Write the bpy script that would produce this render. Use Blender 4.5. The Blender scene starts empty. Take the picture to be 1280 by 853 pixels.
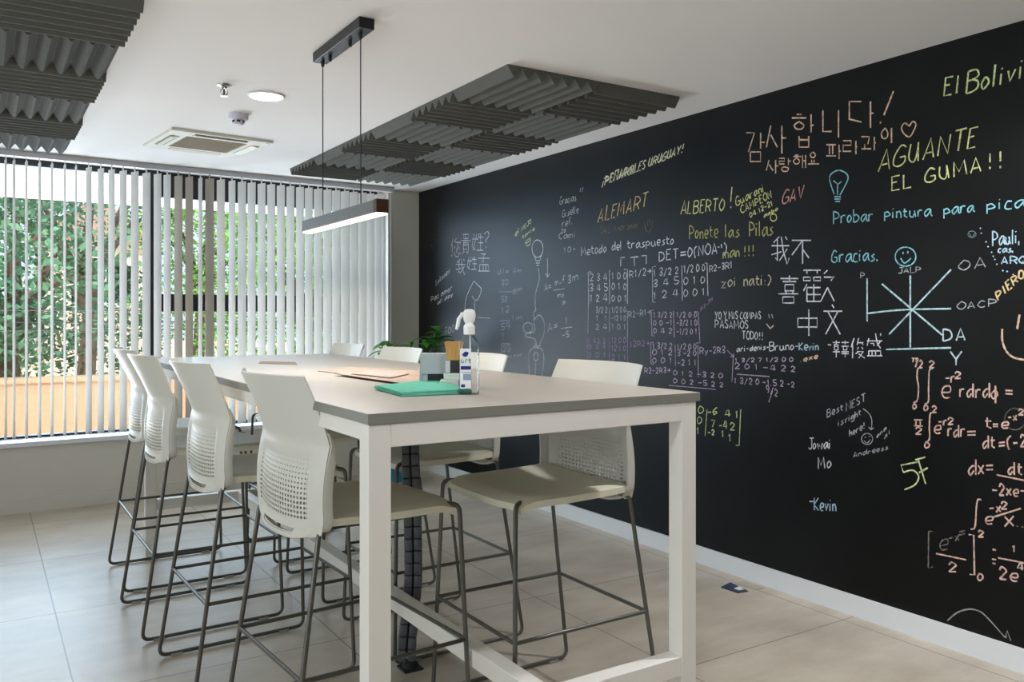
import bpy, bmesh, math, random
from mathutils import Vector, Matrix
random.seed(7)
S = bpy.context.scene
C = S.collection
PI = math.pi

def lin(c):
    return tuple(((v/255)/12.92 if v/255 <= .04045 else ((v/255+.055)/1.055)**2.4) for v in c)

# ------------------------------------------------------------------ camera, world, lights, exposure
CAM_H = 1.30
FPX, HOR, CXP = 1050.7, 397.0, 640.0
YAW = math.atan2(665.0, FPX)
cam = bpy.data.cameras.new('camera'); cam_ob = bpy.data.objects.new('camera', cam); C.objects.link(cam_ob)
cam.sensor_width = 36.0; cam.lens = FPX/1280*36; cam.shift_y = -(426.5-HOR)/1280
cam.clip_start = .05; cam.clip_end = 300
cam_ob.location = (0, 0, CAM_H); cam_ob.rotation_euler = (PI/2, 0, -YAW)
S.camera = cam_ob
S.view_settings.view_transform = 'Standard'; S.view_settings.look = 'None'
S.view_settings.exposure = -0.2; S.view_settings.gamma = 1.0; S.view_settings.use_curve_mapping = False

W = bpy.data.worlds.new('world'); S.world = W; W.use_nodes = True
wn = W.node_tree.nodes; wl = W.node_tree.links
bg = wn['Background']; bg.inputs['Strength'].default_value = 1.4
bg.inputs['Color'].default_value = (.80, .90, 1.0, 1)

def lamp(name, kind, loc, energy, color=(1, 1, 1), **kw):
    l = bpy.data.lights.new(name, kind); o = bpy.data.objects.new(name, l); C.objects.link(o)
    l.energy = energy; l.color = color; o.location = loc
    for k, v in kw.items():
        if k == 'rot': o.rotation_euler = v
        else: setattr(l, k, v)
    return o
lamp('sun', 'SUN', (-6, -10, 20), 6.0, (1, .95, .88), angle=.02, rot=(math.radians(28), 0, math.radians(-20)))
# daylight through the window openings
lamp('window_daylight', 'AREA', (1.25, 7.6, 1.40), 160, (.52, .73, 1), shape='RECTANGLE', size=3.4, size_y=1.8, rot=(PI/2, 0, PI))
lamp('paving_bounce', 'AREA', (1.25, 8.3, .05), 600, (.97, .96, 1), shape='RECTANGLE', size=4.6, size_y=1.9, rot=(PI-.35, 0, PI))
lamp('side_daylight', 'AREA', (-3.3, 1.3, 1.35), 130, (.92, .96, 1), shape='RECTANGLE', size=1.7, size_y=6.0, rot=(0, -PI/2-.6, 0))


CEIL = 2.388
XR = 3.226            # chalkboard wall
XL, YB = -3.0, -2.8   # left and rear walls
def WY(x, off=0.0): return 6.45 + .05*x + off     # window wall line
WROT = math.atan(.05)

# pixel of the 1280x853 frame -> point on a plane of the room
CT, ST = math.cos(YAW), math.sin(YAW)
def ray(px, py):
    r = (px-CXP)/FPX; u = (HOR-py)/FPX
    return Vector((r*CT+ST, -r*ST+CT, u))
def onz(px, py, z):
    d = ray(px, py); return Vector((0, 0, CAM_H)) + d*((z-CAM_H)/d.z)
def onx(px, py, x):
    d = ray(px, py); return Vector((0, 0, CAM_H)) + d*(x/d.x)
def ony(px, py, y):
    d = ray(px, py); return Vector((0, 0, CAM_H)) + d*(y/d.y)

# ------------------------------------------------------------------ materials
def mat(name, rgb, rough=.5, metal=0.0, spec=.5, noise=0.0, nscale=8.0, bump=0.0, bscale=60.0, coat=0.0, rgb2=None, stretch=None, emit=None, estr=0.0, trans=0.0, ior=1.45, sheen=0.0):
    m = bpy.data.materials.new(name); m.use_nodes = True
    n = m.node_tree.nodes; L = m.node_tree.links; b = n['Principled BSDF']
    col = lin(rgb)+(1,)
    b.inputs['Base Color'].default_value = col
    b.inputs['Roughness'].default_value = rough; b.inputs['Metallic'].default_value = metal
    b.inputs['Specular IOR Level'].default_value = spec
    b.inputs['Coat Weight'].default_value = coat
    b.inputs['IOR'].default_value = ior
    b.inputs['Transmission Weight'].default_value = trans
    tc = n.new('ShaderNodeTexCoord')
    src = tc.outputs['Object']
    if stretch:
        mp = n.new('ShaderNodeMapping'); mp.inputs['Scale'].default_value = stretch
        L.new(src, mp.inputs['Vector']); src = mp.outputs['Vector']
    if noise or rgb2:
        t = n.new('ShaderNodeTexNoise'); t.inputs['Scale'].default_value = nscale; t.inputs['Detail'].default_value = 5
        L.new(src, t.inputs['Vector'])
        mx = n.new('ShaderNodeMix'); mx.data_type = 'RGBA'
        c2 = lin(rgb2) if rgb2 else tuple(v*(1-noise) for v in col[:3])
        mx.inputs['A'].default_value = col; mx.inputs['B'].default_value = tuple(c2)+(1,)
        rp = n.new('ShaderNodeMapRange'); rp.inputs['From Min'].default_value = .35; rp.inputs['From Max'].default_value = .65
        L.new(t.outputs['Fac'], rp.inputs['Value']); L.new(rp.outputs['Result'], mx.inputs['Factor'])
        L.new(mx.outputs['Result'], b.inputs['Base Color'])
    if bump:
        t2 = n.new('ShaderNodeTexNoise'); t2.inputs['Scale'].default_value = bscale; t2.inputs['Detail'].default_value = 3
        L.new(src, t2.inputs['Vector'])
        bp = n.new('ShaderNodeBump'); bp.inputs['Strength'].default_value = bump; bp.inputs['Distance'].default_value = .01
        L.new(t2.outputs['Fac'], bp.inputs['Height']); L.new(bp.outputs['Normal'], b.inputs['Normal'])
    if emit:
        b.inputs['Emission Color'].default_value = lin(emit)+(1,); b.inputs['Emission Strength'].default_value = estr
    return m

M = {}
M['ceiling'] = mat('ceiling_paint', (238, 235, 233), .85, noise=.02, nscale=2)
M['wall'] = mat('wall_paint', (214, 210, 198), .8, noise=.03, nscale=3, bump=.05)
M['wallgrey'] = mat('grey_wall_paint', (96, 95, 92), .8, noise=.03, nscale=3)  # unseen walls made dark to cut bounce light and board reflections
M['trim'] = mat('trim_paint', (226, 228, 230), .45)
M['cream'] = mat('cream_plastic', (208, 206, 196), .42, bump=.03, bscale=400)
M['seatp'] = mat('seat_plastic', (228, 225, 204), .48, bump=.03, bscale=400)
M['tube'] = mat('grey_tube', (98, 96, 90), .38, metal=.55)
M['glide'] = mat('clear_glide', (190, 190, 185), .3, trans=.4)
M['whitem'] = mat('white_powder_coat', (226, 222, 214), .42)
M['top'] = mat('grey_laminate', (186, 178, 167), .36, spec=.35, noise=.03, nscale=30, stretch=(1, .2, 1))
M['edge'] = mat('grey_edge_band', (128, 127, 118), .45)
M['foam'] = mat('charcoal_foam', (100, 100, 95), .95, spec=.1, noise=.08, nscale=90, bump=.08, bscale=400)
M['black'] = mat('black_metal', (30, 30, 31), .4, spec=.4)
M['dark'] = mat('dark_frame', (22, 22, 24), .45)
M['lampbody'] = mat('lamp_body', (92, 90, 86), .5)
M['wood'] = mat('walnut_end', (74, 42, 24), .5, noise=.4, nscale=20, stretch=(1, 1, 6))
M['led'] = mat('led_diffuser', (255, 240, 225), .5, emit=(255, 226, 200), estr=6.0)
M['down'] = mat('downlight_diffuser', (255, 246, 235), .5, emit=(255, 240, 222), estr=9.0)
M['acw'] = mat('ac_white_plastic', (222, 220, 206), .5)
M['acg'] = mat('ac_grille', (176, 164, 140), .7, noise=.2, nscale=120)
M['chrome'] = mat('chrome', (200, 198, 195), .2, metal=1)
M['amber'] = mat('amber_bulb', (150, 60, 50), .15, trans=.5)
M['smoke'] = mat('detector_plastic', (206, 204, 216), .45)
M['black_pl'] = mat('black_plastic', (38, 39, 41), .5)
M['spine'] = mat('spine_plastic', (84, 86, 90), .42)
M['teal'] = mat('teal_pot', (30, 120, 140), .4)
M['soil'] = mat('soil', (60, 44, 32), .95, noise=.5, nscale=60)
M['leaf'] = mat('leaf', (112, 186, 66), .38, rgb2=(62, 140, 44), nscale=5)
M['stem'] = mat('stem', (80, 96, 50), .6)
M['cloth'] = mat('green_cloth', (116, 204, 178), .9, spec=.1, bump=.3, bscale=500, noise=.12, nscale=40)
M['label'] = mat('white_label', (236, 238, 240), .4)
M['navy'] = mat('navy_print', (38, 48, 120), .5)
M['green_ink'] = mat('green_print', (40, 130, 110), .5)
M['greyblue'] = mat('greyblue_print', (140, 160, 180), .5)
M['pump'] = mat('pump_plastic', (232, 232, 228), .35)
M['paper_pink'] = mat('paper_pink', (204, 182, 166), .45, rgb2=(186, 160, 142), nscale=9)
M['paper_grey'] = mat('paper_grey', (190, 172, 160), .45, rgb2=(206, 190, 178), nscale=14)
M['paper_dark'] = mat('paper_dark', (96, 92, 84), .45, rgb2=(130, 124, 110), nscale=12)
M['kraft'] = mat('kraft', (150, 128, 106), .6, noise=.15, nscale=20)
M['greycard'] = mat('grey_card', (178, 184, 190), .55)
M['whitebox'] = mat('white_box', (222, 228, 224), .5)
M['brushwood'] = mat('brush_wood', (206, 160, 92), .5, rgb2=(178, 128, 66), nscale=10, stretch=(8, 1, 1))
M['navyplate'] = mat('navy_plate', (30, 36, 72), .4)
M['greyplate'] = mat('grey_plate', (176, 168, 152), .45)
M['socket'] = mat('socket_plastic', (222, 218, 206), .5)
M['ground'] = mat('sunlit_paving', (224, 200, 176), .85, noise=.12, nscale=1.5)
M['soffit'] = mat('soffit_white', (244, 242, 240), .8)
M['bark'] = mat('bark', (112, 98, 84), .9, noise=.35, nscale=6)
M['foliage'] = mat('foliage_deep', (106, 150, 112), .6, rgb2=(54, 100, 80), nscale=2)
M['foliage2'] = mat('foliage_bright', (150, 198, 92), .6, rgb2=(92, 150, 74), nscale=2)
M['house'] = mat('pale_render', (240, 214, 200), .85)
M['house2'] = mat('grey_render', (204, 206, 214), .85)
M['rooft'] = mat('clay_tiles', (206, 172, 156), .85, noise=.2, nscale=10)
M['cable'] = mat('black_cable', (24, 24, 24), .6)
M['railgrey'] = mat('rail_paint', (196, 196, 198), .4)
M['gwall'] = mat('garden_wall_render', (206, 176, 146), .9, noise=.1, nscale=2)
M['steel'] = mat('steel', (150, 150, 152), .3, metal=.9)

# floor tiles (about 0.95 m, grout in a grid, mottled beige stone)
def floor_mat():
    m = bpy.data.materials.new('stone_tiles'); m.use_nodes = True
    n = m.node_tree.nodes; L = m.node_tree.links; b = n['Principled BSDF']
    g = n.new('ShaderNodeNewGeometry')
    sep = n.new('ShaderNodeSeparateXYZ'); L.new(g.outputs['Position'], sep.inputs[0])
    def math_(op, a, bb=None):
        k = n.new('ShaderNodeMath'); k.operation = op
        for i, v in enumerate((a, bb)):
            if v is None: continue
            if isinstance(v, (int, float)): k.inputs[i].default_value = v
            else: L.new(v, k.inputs[i])
        return k.outputs[0]
    def line(out, off):
        t = math_('FRACT', math_('DIVIDE', math_('ADD', out, off), .95))
        d = math_('ABSOLUTE', math_('SUBTRACT', t, .5))
        return math_('GREATER_THAN', d, .5-.0030)
    gx = line(sep.outputs['X'], -.28+.95*20); gy = line(sep.outputs['Y'], -4.19+.95*20)
    gr = math_('MAXIMUM', gx, gy)
    n1 = n.new('ShaderNodeTexNoise'); n1.inputs['Scale'].default_value = 2.2; n1.inputs['Detail'].default_value = 9; n1.inputs['Roughness'].default_value = .62
    mp = n.new('ShaderNodeMapping'); mp.inputs['Scale'].default_value = (1.0, 2.2, 1); L.new(g.outputs['Position'], mp.inputs[0]); L.new(mp.outputs[0], n1.inputs['Vector'])
    cr = n.new('ShaderNodeValToRGB'); cr.color_ramp.elements[0].position = .30; cr.color_ramp.elements[1].position = .72
    cr.color_ramp.elements[0].color = lin((172, 160, 143))+(1,); cr.color_ramp.elements[1].color = lin((206, 195, 178))+(1,)
    L.new(n1.outputs['Fac'], cr.inputs[0])
    mx = n.new('ShaderNodeMix'); mx.data_type = 'RGBA'; mx.inputs['B'].default_value = lin((128, 116, 102))+(1,)
    L.new(cr.outputs[0], mx.inputs['A']); L.new(gr, mx.inputs['Factor']); L.new(mx.outputs['Result'], b.inputs['Base Color'])
    mr = n.new('ShaderNodeMapRange'); mr.inputs['To Min'].default_value = .26; mr.inputs['To Max'].default_value = .42
    L.new(n1.outputs['Fac'], mr.inputs['Value']); L.new(mr.outputs[0], b.inputs['Roughness'])
    b.inputs['Specular IOR Level'].default_value = .44
    bp = n.new('ShaderNodeBump'); bp.invert = True; bp.inputs['Strength'].default_value = .3; bp.inputs['Distance'].default_value = .003
    L.new(gr, bp.inputs['Height']); L.new(bp.outputs[0], b.inputs['Normal'])
    return m
M['floor'] = floor_mat()

# satin black paint with rubbed-out chalk dust
def board_mat():
    m = bpy.data.materials.new('black_board_paint'); m.use_nodes = True
    n = m.node_tree.nodes; L = m.node_tree.links; b = n['Principled BSDF']
    g = n.new('ShaderNodeNewGeometry')
    n1 = n.new('ShaderNodeTexNoise'); n1.inputs['Scale'].default_value = 1.6; n1.inputs['Detail'].default_value = 6
    mp = n.new('ShaderNodeMapping'); mp.inputs['Scale'].default_value = (1, 1.3, .8); L.new(g.outputs['Position'], mp.inputs[0]); L.new(mp.outputs[0], n1.inputs['Vector'])
    cr = n.new('ShaderNodeValToRGB'); cr.color_ramp.elements[0].position = .42; cr.color_ramp.elements[1].position = .75
    cr.color_ramp.elements[0].color = (.0014, .0016, .0016, 1); cr.color_ramp.elements[1].color = (.0050, .0055, .0056, 1)
    L.new(n1.outputs['Fac'], cr.inputs[0]); L.new(cr.outputs[0], b.inputs['Base Color'])
    b.inputs['Roughness'].default_value = .42; b.inputs['Specular IOR Level'].default_value = .23
    n2 = n.new('ShaderNodeTexNoise'); n2.inputs['Scale'].default_value = 90
    mp2 = n.new('ShaderNodeMapping'); mp2.inputs['Scale'].default_value = (1, 1, .25); L.new(g.outputs['Position'], mp2.inputs[0]); L.new(mp2.outputs[0], n2.inputs['Vector'])
    bp = n.new('ShaderNodeBump'); bp.inputs['Strength'].default_value = .06; bp.inputs['Distance'].default_value = .004
    L.new(n2.outputs['Fac'], bp.inputs['Height']); L.new(bp.outputs[0], b.inputs['Normal'])
    return m
M['board'] = board_mat()

# woven blind fabric: lets part of the daylight through
def vane_mat(name, rgb, tr):
    m = bpy.data.materials.new(name); m.use_nodes = True
    n = m.node_tree.nodes; L = m.node_tree.links; b = n['Principled BSDF']; out = n['Material Output']
    b.inputs['Base Color'].default_value = lin(rgb)+(1,); b.inputs['Roughness'].default_value = .85; b.inputs['Specular IOR Level'].default_value = .15
    t = n.new('ShaderNodeBsdfTranslucent'); t.inputs['Color'].default_value = lin(rgb)+(1,)
    w = n.new('ShaderNodeTexNoise'); w.inputs['Scale'].default_value = 40
    tc = n.new('ShaderNodeTexCoord'); mp = n.new('ShaderNodeMapping'); mp.inputs['Scale'].default_value = (1, 1, 8)
    L.new(tc.outputs['Object'], mp.inputs[0]); L.new(mp.outputs[0], w.inputs['Vector'])
    bp = n.new('ShaderNodeBump'); bp.inputs['Strength'].default_value = .2; bp.inputs['Distance'].default_value = .002
    L.new(w.outputs['Fac'], bp.inputs['Height']); L.new(bp.outputs[0], b.inputs['Normal'])
    mx = n.new('ShaderNodeMixShader'); mx.inputs[0].default_value = tr
    L.new(b.outputs[0], mx.inputs[1]); L.new(t.outputs[0], mx.inputs[2]); L.new(mx.outputs[0], out.inputs[0])
    return m
M['vane_shaded'] = vane_mat('blind_fabric_shaded', (178, 170, 158), .20)  # same fabric; shade on vanes turned the other way put into colour
M['vane'] = vane_mat('blind_fabric', (220, 218, 214), .37)

def glass_mat(name, tint, refl):
    m = bpy.data.materials.new(name); m.use_nodes = True
    n = m.node_tree.nodes; L = m.node_tree.links; n.remove(n['Principled BSDF']); out = n['Material Output']
    t = n.new('ShaderNodeBsdfTransparent'); t.inputs[0].default_value = tint+(1,)
    g = n.new('ShaderNodeBsdfGlossy'); g.inputs['Roughness'].default_value = .02
    f = n.new('ShaderNodeFresnel'); f.inputs[0].default_value = 1.45
    k = n.new('ShaderNodeMath'); k.operation = 'MULTIPLY'; k.inputs[1].default_value = refl; L.new(f.outputs[0], k.inputs[0])
    mx = n.new('ShaderNodeMixShader'); L.new(k.outputs[0], mx.inputs[0]); L.new(t.outputs[0], mx.inputs[1]); L.new(g.outputs[0], mx.inputs[2])
    L.new(mx.outputs[0], out.inputs[0]); return m
M['pane'] = glass_mat('window_glass', (.96, .985, .975), .7)
M['bottle'] = glass_mat('clear_bottle', (.985, .99, .99), .9)
M['liquid'] = glass_mat('clear_liquid', (.96, .98, .98), .5)

def chalk_mat(name, rgb, dens=.9):
    m = bpy.data.materials.new('chalk_'+name); m.use_nodes = True
    n = m.node_tree.nodes; L = m.node_tree.links; b = n['Principled BSDF']; out = n['Material Output']
    b.inputs['Base Color'].default_value = lin(rgb)+(1,); b.inputs['Roughness'].default_value = 1; b.inputs['Specular IOR Level'].default_value = 0
    g = n.new('ShaderNodeNewGeometry'); w = n.new('ShaderNodeTexNoise'); w.inputs['Scale'].default_value = 70; w.inputs['Detail'].default_value = 4
    L.new(g.outputs['Position'], w.inputs['Vector'])
    r = n.new('ShaderNodeMapRange'); r.inputs['From Min'].default_value = .3; r.inputs['From Max'].default_value = .55
    r.inputs['To Min'].default_value = dens*.45; r.inputs['To Max'].default_value = dens
    L.new(w.outputs['Fac'], r.inputs['Value'])
    t = n.new('ShaderNodeBsdfTransparent'); mx = n.new('ShaderNodeMixShader')
    L.new(r.outputs[0], mx.inputs[0]); L.new(t.outputs[0], mx.inputs[1]); L.new(b.outputs[0], mx.inputs[2]); L.new(mx.outputs[0], out.inputs[0])
    return m

# ------------------------------------------------------------------ mesh helpers
def box(bm, x0, x1, y0, y1, z0, z1, mtx=None, bev=0.0):
    vs = [bm.verts.new((x, y, z)) for x in (x0, x1) for y in (y0, y1) for z in (z0, z1)]
    q = [(0, 1, 3, 2), (4, 6, 7, 5), (0, 4, 5, 1), (2, 3, 7, 6), (0, 2, 6, 4), (1, 5, 7, 3)]
    fs = [bm.faces.new([vs[i] for i in f]) for f in q]
    if bev:
        es = list({e for f in fs for e in f.edges})
        r = bmesh.ops.bevel(bm, geom=es, offset=bev, segments=2, profile=.5, affect='EDGES')
        vs = list({v for f in r['faces'] for v in f.verts} | {v for v in vs if v.is_valid})
    if mtx: bmesh.ops.transform(bm, matrix=mtx, verts=[v for v in vs if v.is_valid])

def tube(bm, pts, r, seg=8, closed=False, rr=None):
    pts = [Vector(p) for p in pts]; n = len(pts); rings = []
    up = Vector((0, 0, 1))
    t0 = (pts[1]-pts[0]).normalized()
    a = t0.cross(up)
    if a.length < .1: a = t0.cross(Vector((1, 0, 0)))
    a.normalize()
    for i, p in enumerate(pts):
        if closed: t = (pts[(i+1) % n]-pts[i-1]).normalized()
        elif i == 0: t = (pts[1]-pts[0]).normalized()
        elif i == n-1: t = (pts[-1]-pts[-2]).normalized()
        else: t = ((pts[i+1]-p).normalized()+(p-pts[i-1]).normalized()).normalized()
        a = (a-t*a.dot(t)).normalized(); b = t.cross(a)
        k = rr[i] if rr else r
        rings.append([bm.verts.new(p+(a*math.cos(2*PI*j/seg)+b*math.sin(2*PI*j/seg))*k) for j in range(seg)])
    m = n if closed else n-1
    for i in range(m):
        A, B = rings[i], rings[(i+1) % n]
        for j in range(seg): bm.faces.new((A[j], A[(j+1) % seg], B[(j+1) % seg], B[j]))
    if not closed: bm.faces.new(rings[0][::-1]); bm.faces.new(rings[-1])

def lathe(bm, prof, seg=24, loc=(0, 0, 0), sx=1.0, sy=1.0):
    rings = []
    for r, z in prof:
        rings.append([bm.verts.new((loc[0]+sx*r*math.cos(2*PI*j/seg), loc[1]+sy*r*math.sin(2*PI*j/seg), loc[2]+z)) for j in range(seg)])
    for A, B in zip(rings, rings[1:]):
        for j in range(seg): bm.faces.new((A[j], A[(j+1) % seg], B[(j+1) % seg], B[j]))
    bm.faces.new(rings[0][::-1]); bm.faces.new(rings[-1])

def prism(bm, outline, z0, z1):      # outline of (x, y), extruded in z
    lo = [bm.verts.new((x, y, z0)) for x, y in outline]; hi = [bm.verts.new((x, y, z1)) for x, y in outline]
    n = len(outline)
    bm.faces.new(lo[::-1]); bm.faces.new(hi)
    for i in range(n): bm.faces.new((lo[i], lo[(i+1) % n], hi[(i+1) % n], hi[i]))

def bend(pts, r, n=4):               # rounded corners on a path
    pts = [Vector(p) for p in pts]; out = [pts[0]]
    for a, b, c in zip(pts, pts[1:], pts[2:]):
        u = (a-b); v = (c-b); k = min(r, u.length*.45, v.length*.45)
        p0 = b+u.normalized()*k; p1 = b+v.normalized()*k
        for i in range(n+1):
            t = i/n; out.append(p0*(1-t)**2+b*2*t*(1-t)+p1*t*t)
    out.append(pts[-1]); return out

def catmull3(p, n=6):
    out = []
    for i in range(len(p)-1):
        a, b_, c, d = p[max(i-1, 0)], p[i], p[i+1], p[min(i+2, len(p)-1)]
        for k in range(n):
            t = k/n; out.append((b_*2+(c-a)*t+(a*2-b_*5+c*4-d)*t*t+(b_*3-a-c*3+d)*t**3)*.5)
    out.append(p[-1]); return out

def obj(name, bm, material=None, parent=None, smooth=False, loc=None, rotz=None, angle=35):
    me = bpy.data.meshes.new(name)
    bmesh.ops.recalc_face_normals(bm, faces=bm.faces[:])
    bm.to_mesh(me); bm.free()
    if material is not None: me.materials.append(material)
    if smooth:
        me.polygons.foreach_set('use_smooth', [True]*len(me.polygons)); me.set_sharp_from_angle(angle=math.radians(angle))
    o = bpy.data.objects.new(name, me); C.objects.link(o)
    if parent: o.parent = parent
    if loc is not None: o.location = loc
    if rotz is not None: o.rotation_euler = (0, 0, rotz)
    return o
def B(): return bmesh.new()
def boxes(*bs):
    bm = B()
    for b in bs: box(bm, *b)
    return bm
def tag(o, label, cat, group=None, kind=None):
    o['label'] = label; o['category'] = cat
    if group: o['group'] = group
    if kind: o['kind'] = kind
    return o
def thing(name, label, cat, loc=(0, 0, 0), rotz=0, group=None):
    o = bpy.data.objects.new(name, None); C.objects.link(o); o.location = loc; o.rotation_euler = (0, 0, rotz); o.empty_display_size = .05
    return tag(o, label, cat, group)
def struct(name, bm, m, label=None, cat=None, parent=None, **kw):
    o = obj(name, bm, m, parent, **kw)
    if parent is None:
        o['kind'] = 'structure'
        if label: o['label'] = label
        if cat: o['category'] = cat
    return o
def dup(root, loc, rotz, label, group=None):
    r = root.copy(); C.objects.link(r); r.location = loc; r.rotation_euler = (0, 0, rotz); r['label'] = label
    if group: r['group'] = group
    for ch in list(root.children):
        c = ch.copy(); C.objects.link(c); c.parent = r
        for g in list(ch.children):
            d = g.copy(); C.objects.link(d); d.parent = c
    return r

# ------------------------------------------------------------------ room shell
struct('floor', boxes((XL-.2, XR+.2, YB-.2, 6.9, -.12, 0)), M['floor'], 'large beige stone floor tiles with thin grout lines', 'floor')
struct('ceiling', boxes((XL-.2, XR+.2, YB-.2, 6.9, CEIL, CEIL+.15)), M['ceiling'], 'smooth white painted ceiling', 'ceiling')
wall_r = struct('wall_right', boxes((XR, XR+.15, YB-.2, 6.9, 0, CEIL)), M['board'], 'black painted chalkboard wall covered in chalk writing', 'wall')
struct('wall_rear', boxes((XL-.2, XR, YB-.2, YB, 0, CEIL)), M['wallgrey'], 'plain grey wall behind the viewpoint', 'wall')
struct('wall_left', boxes((XL-.2, XL, YB, -1.8, 0, CEIL), (XL-.2, XL, 4.4, 6.2, 0, CEIL), (XL-.2, XL, -1.8, 4.4, 0, .5), (XL-.2, XL, -1.8, 4.4, 2.3, CEIL)), M['wallgrey'], 'grey side wall with a wide window', 'wall')
def skew(bm):                        # lay boxes given in wall coordinates along the window wall
    for v in bm.verts: v.co.y = WY(v.co.x, v.co.y)
    return bm
PIL = 2.93
wf = struct('wall_far', skew(boxes((XL, XR, 0, .27, 0, .44), (PIL, XR, 0, .27, .44, CEIL), (XL, -.5, 0, .27, .44, CEIL))), M['wall'], 'beige half wall under the window with corner pier', 'wall')  # full-height stretch left of the window added out of view to block daylight
struct('baseboard_far', skew(boxes((XL, XR-.02, -.014, 0, 0, .092))), M['wall'], 'low beige skirting under the window', 'baseboard')
struct('baseboard_right', boxes((XR-.018, XR, YB, 6.55, 0, .088)), M['trim'], 'white skirting board along the chalkboard wall', 'baseboard')
struct('trim_1', skew(boxes((-.5, PIL, -.02, .2, .44, .47))), M['trim'], 'white window ledge on the half wall', 'window sill')
# left side window (out of view) : frame and pane
wl_ = struct('window_3', boxes((XL-.14, XL-.08, -1.8, -1.74, .5, 2.3), (XL-.14, XL-.08, 4.34, 4.4, .5, 2.3), (XL-.14, XL-.08, -1.74, 4.34, .5, .56), (XL-.14, XL-.08, -1.74, 4.34, 2.24, 2.3), (XL-.14, XL-.08, 1.27, 1.33, .56, 2.24)), M['dark'])
obj('window_pane', boxes((XL-.115, XL-.105, -1.74, 4.34, .56, 2.24)), M['pane'], wl_)
# window_1: wide clear bay on the left; window_2: black framed bay
F0, F1 = .20, .26
w1 = struct('window_1', skew(boxes((-.5, 1.03, F0, F1, .44, .485), (-.5, 1.03, F0, F1, 2.345, CEIL), (-.5, -.45, F0, F1, .485, 2.345))), M['dark'], 'wide clear window bay with thin dark frame', 'window')
obj('window_pane', skew(boxes((-.45, 1.03, .225, .235, .485, 2.345))), M['pane'], w1)
w2 = struct('window_2', skew(boxes((1.03, 1.13, F0-.04, F1, .44, CEIL), (1.13, PIL, F0, F1, .44, .49), (1.13, PIL, F0, F1, 2.20, CEIL), (1.13, PIL, F0, F1, 1.345, 1.475), (PIL-.05, PIL, F0, F1, .49, 2.2), (2.60, 2.63, F0, F1, .49, 2.2))), M['dark'], 'black framed window bay with thick middle bar', 'window')
obj('window_pane', skew(boxes((1.13, PIL-.05, .225, .235, .49, 2.2))), M['pane'], w2)

# ------------------------------------------------------------------ outside
struct('ground_outside', boxes((-25, 40, 6.95, 60, -.35, -.25)), M['ground'], 'sunlit beige paving outside the window', 'ground')
struct('roof_overhang', boxes((-6, 9, 6.95, 9.6, 2.62, 2.74), (-6, 9, 9.45, 9.6, 2.48, 2.62)), M['soffit'], 'white roof overhang outside the window', 'roof')
def leaf_cloud(bm, n, centers, size, rnd):
    for _ in range(n):
        cx, cy, cz, rx, rz = rnd.choice(centers)
        d = Vector((rnd.gauss(0, 1), rnd.gauss(0, 1), rnd.gauss(0, 1))).normalized()*(rnd.random()**.45)
        p = Vector((cx+d.x*rx, cy+d.y*rx, cz+d.z*rz))
        a = Vector((rnd.gauss(0, 1), rnd.gauss(0, 1), rnd.gauss(0, .6))).normalized(); b = a.orthogonal().normalized()
        b = Matrix.Rotation(rnd.random()*6.28, 3, a) @ b; s = size*(.6+rnd.random()*.8)
        bm.faces.new([bm.verts.new(p+v) for v in (a*s, b*s*.5, -a*s, -b*s*.5)])
def tree(x, y, h, spread, label, fm, seed, n=1500, low=1.1):
    rnd = random.Random(seed)
    t = thing('garden_tree', label, 'tree', (x, y, -.25), 0, 'trees in the garden outside')
    bm = B(); tips = []
    tube(bm, [(0, 0, 0), (rnd.uniform(-.1, .1), 0, h*.25), (rnd.uniform(-.2, .2), .1, h*.5)], .1, 8, rr=[.17, .13, .1])
    for k in range(6):
        an = k*1.05+rnd.random(); z0 = h*rnd.uniform(.22, .48)
        e = Vector((math.cos(an)*spread*.7, math.sin(an)*spread*.7, h*rnd.uniform(.55, .9)))
        tube(bm, [(0, 0, z0), (e.x*.45, e.y*.45, (z0+e.z)*.52), e], .05, 6, rr=[.09, .06, .025]); tips.append(e)
    obj('trunk', bm, M['bark'], t, smooth=True)
    cs = [(e.x, e.y, e.z, spread*.62, h*.2) for e in tips]+[(0, 0, h*.8, spread*.8, h*.22)]
    cs += [(rnd.uniform(-1, 1)*spread*.8, rnd.uniform(-.6, .6)*spread, low+rnd.random()*h*.3, spread*.5, h*.16) for _ in range(4)]
    bm = B(); leaf_cloud(bm, n*3, cs, .062, rnd); obj('foliage', bm, fm, t)
    return t
tree(.35, 11.9, 3.7, 1.2, 'dark leafy tree behind the left edge of the blinds', M['foliage'], 1, 1150)
tree(1.55, 16.6, 5.2, 1.3, 'branching tree with open crown seen through wide vane gaps', M['foliage'], 2, 700)
tree(4.15, 12.1, 3.5, 1.3, 'bright green tree right behind the black framed window bay', M['foliage2'], 3)
tree(4.9, 23.4, 6.2, 1.9, 'far bright green tree filling the gap beside the window post', M['foliage2'], 6, 2200)
tree(6.9, 16.6, 4.6, 1.7, 'taller bright green tree farther back beyond the closed vanes', M['foliage2'], 4, 1700)
struct('garden_wall', boxes((-8, 14, 10.0, 10.25, -.25, .62), (-8, 14, 9.97, 10.28, .62, .67)), M['gwall'], 'low beige garden wall outside the window', 'wall')
def hedge(x0, x1, y, h, label, fm, seed):
    rnd = random.Random(seed); bm = B()
    cs = [(x0+(x1-x0)*i/8, y, h*.5-.2, .55, h*.55) for i in range(9)]
    leaf_cloud(bm, 5000, cs, .065, rnd)
    return tag(obj('garden_hedge', bm, fm), label, 'hedge', 'hedges outside the window')
hedge(-2.2, 2.9, 19.6, 2.4, 'dark green hedge on the far side of the paving', M['foliage'], 11)
hedge(4.4, 10.5, 19.8, 2.6, 'lighter green hedge continuing behind the black window frame', M['foliage2'], 12)
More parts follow.
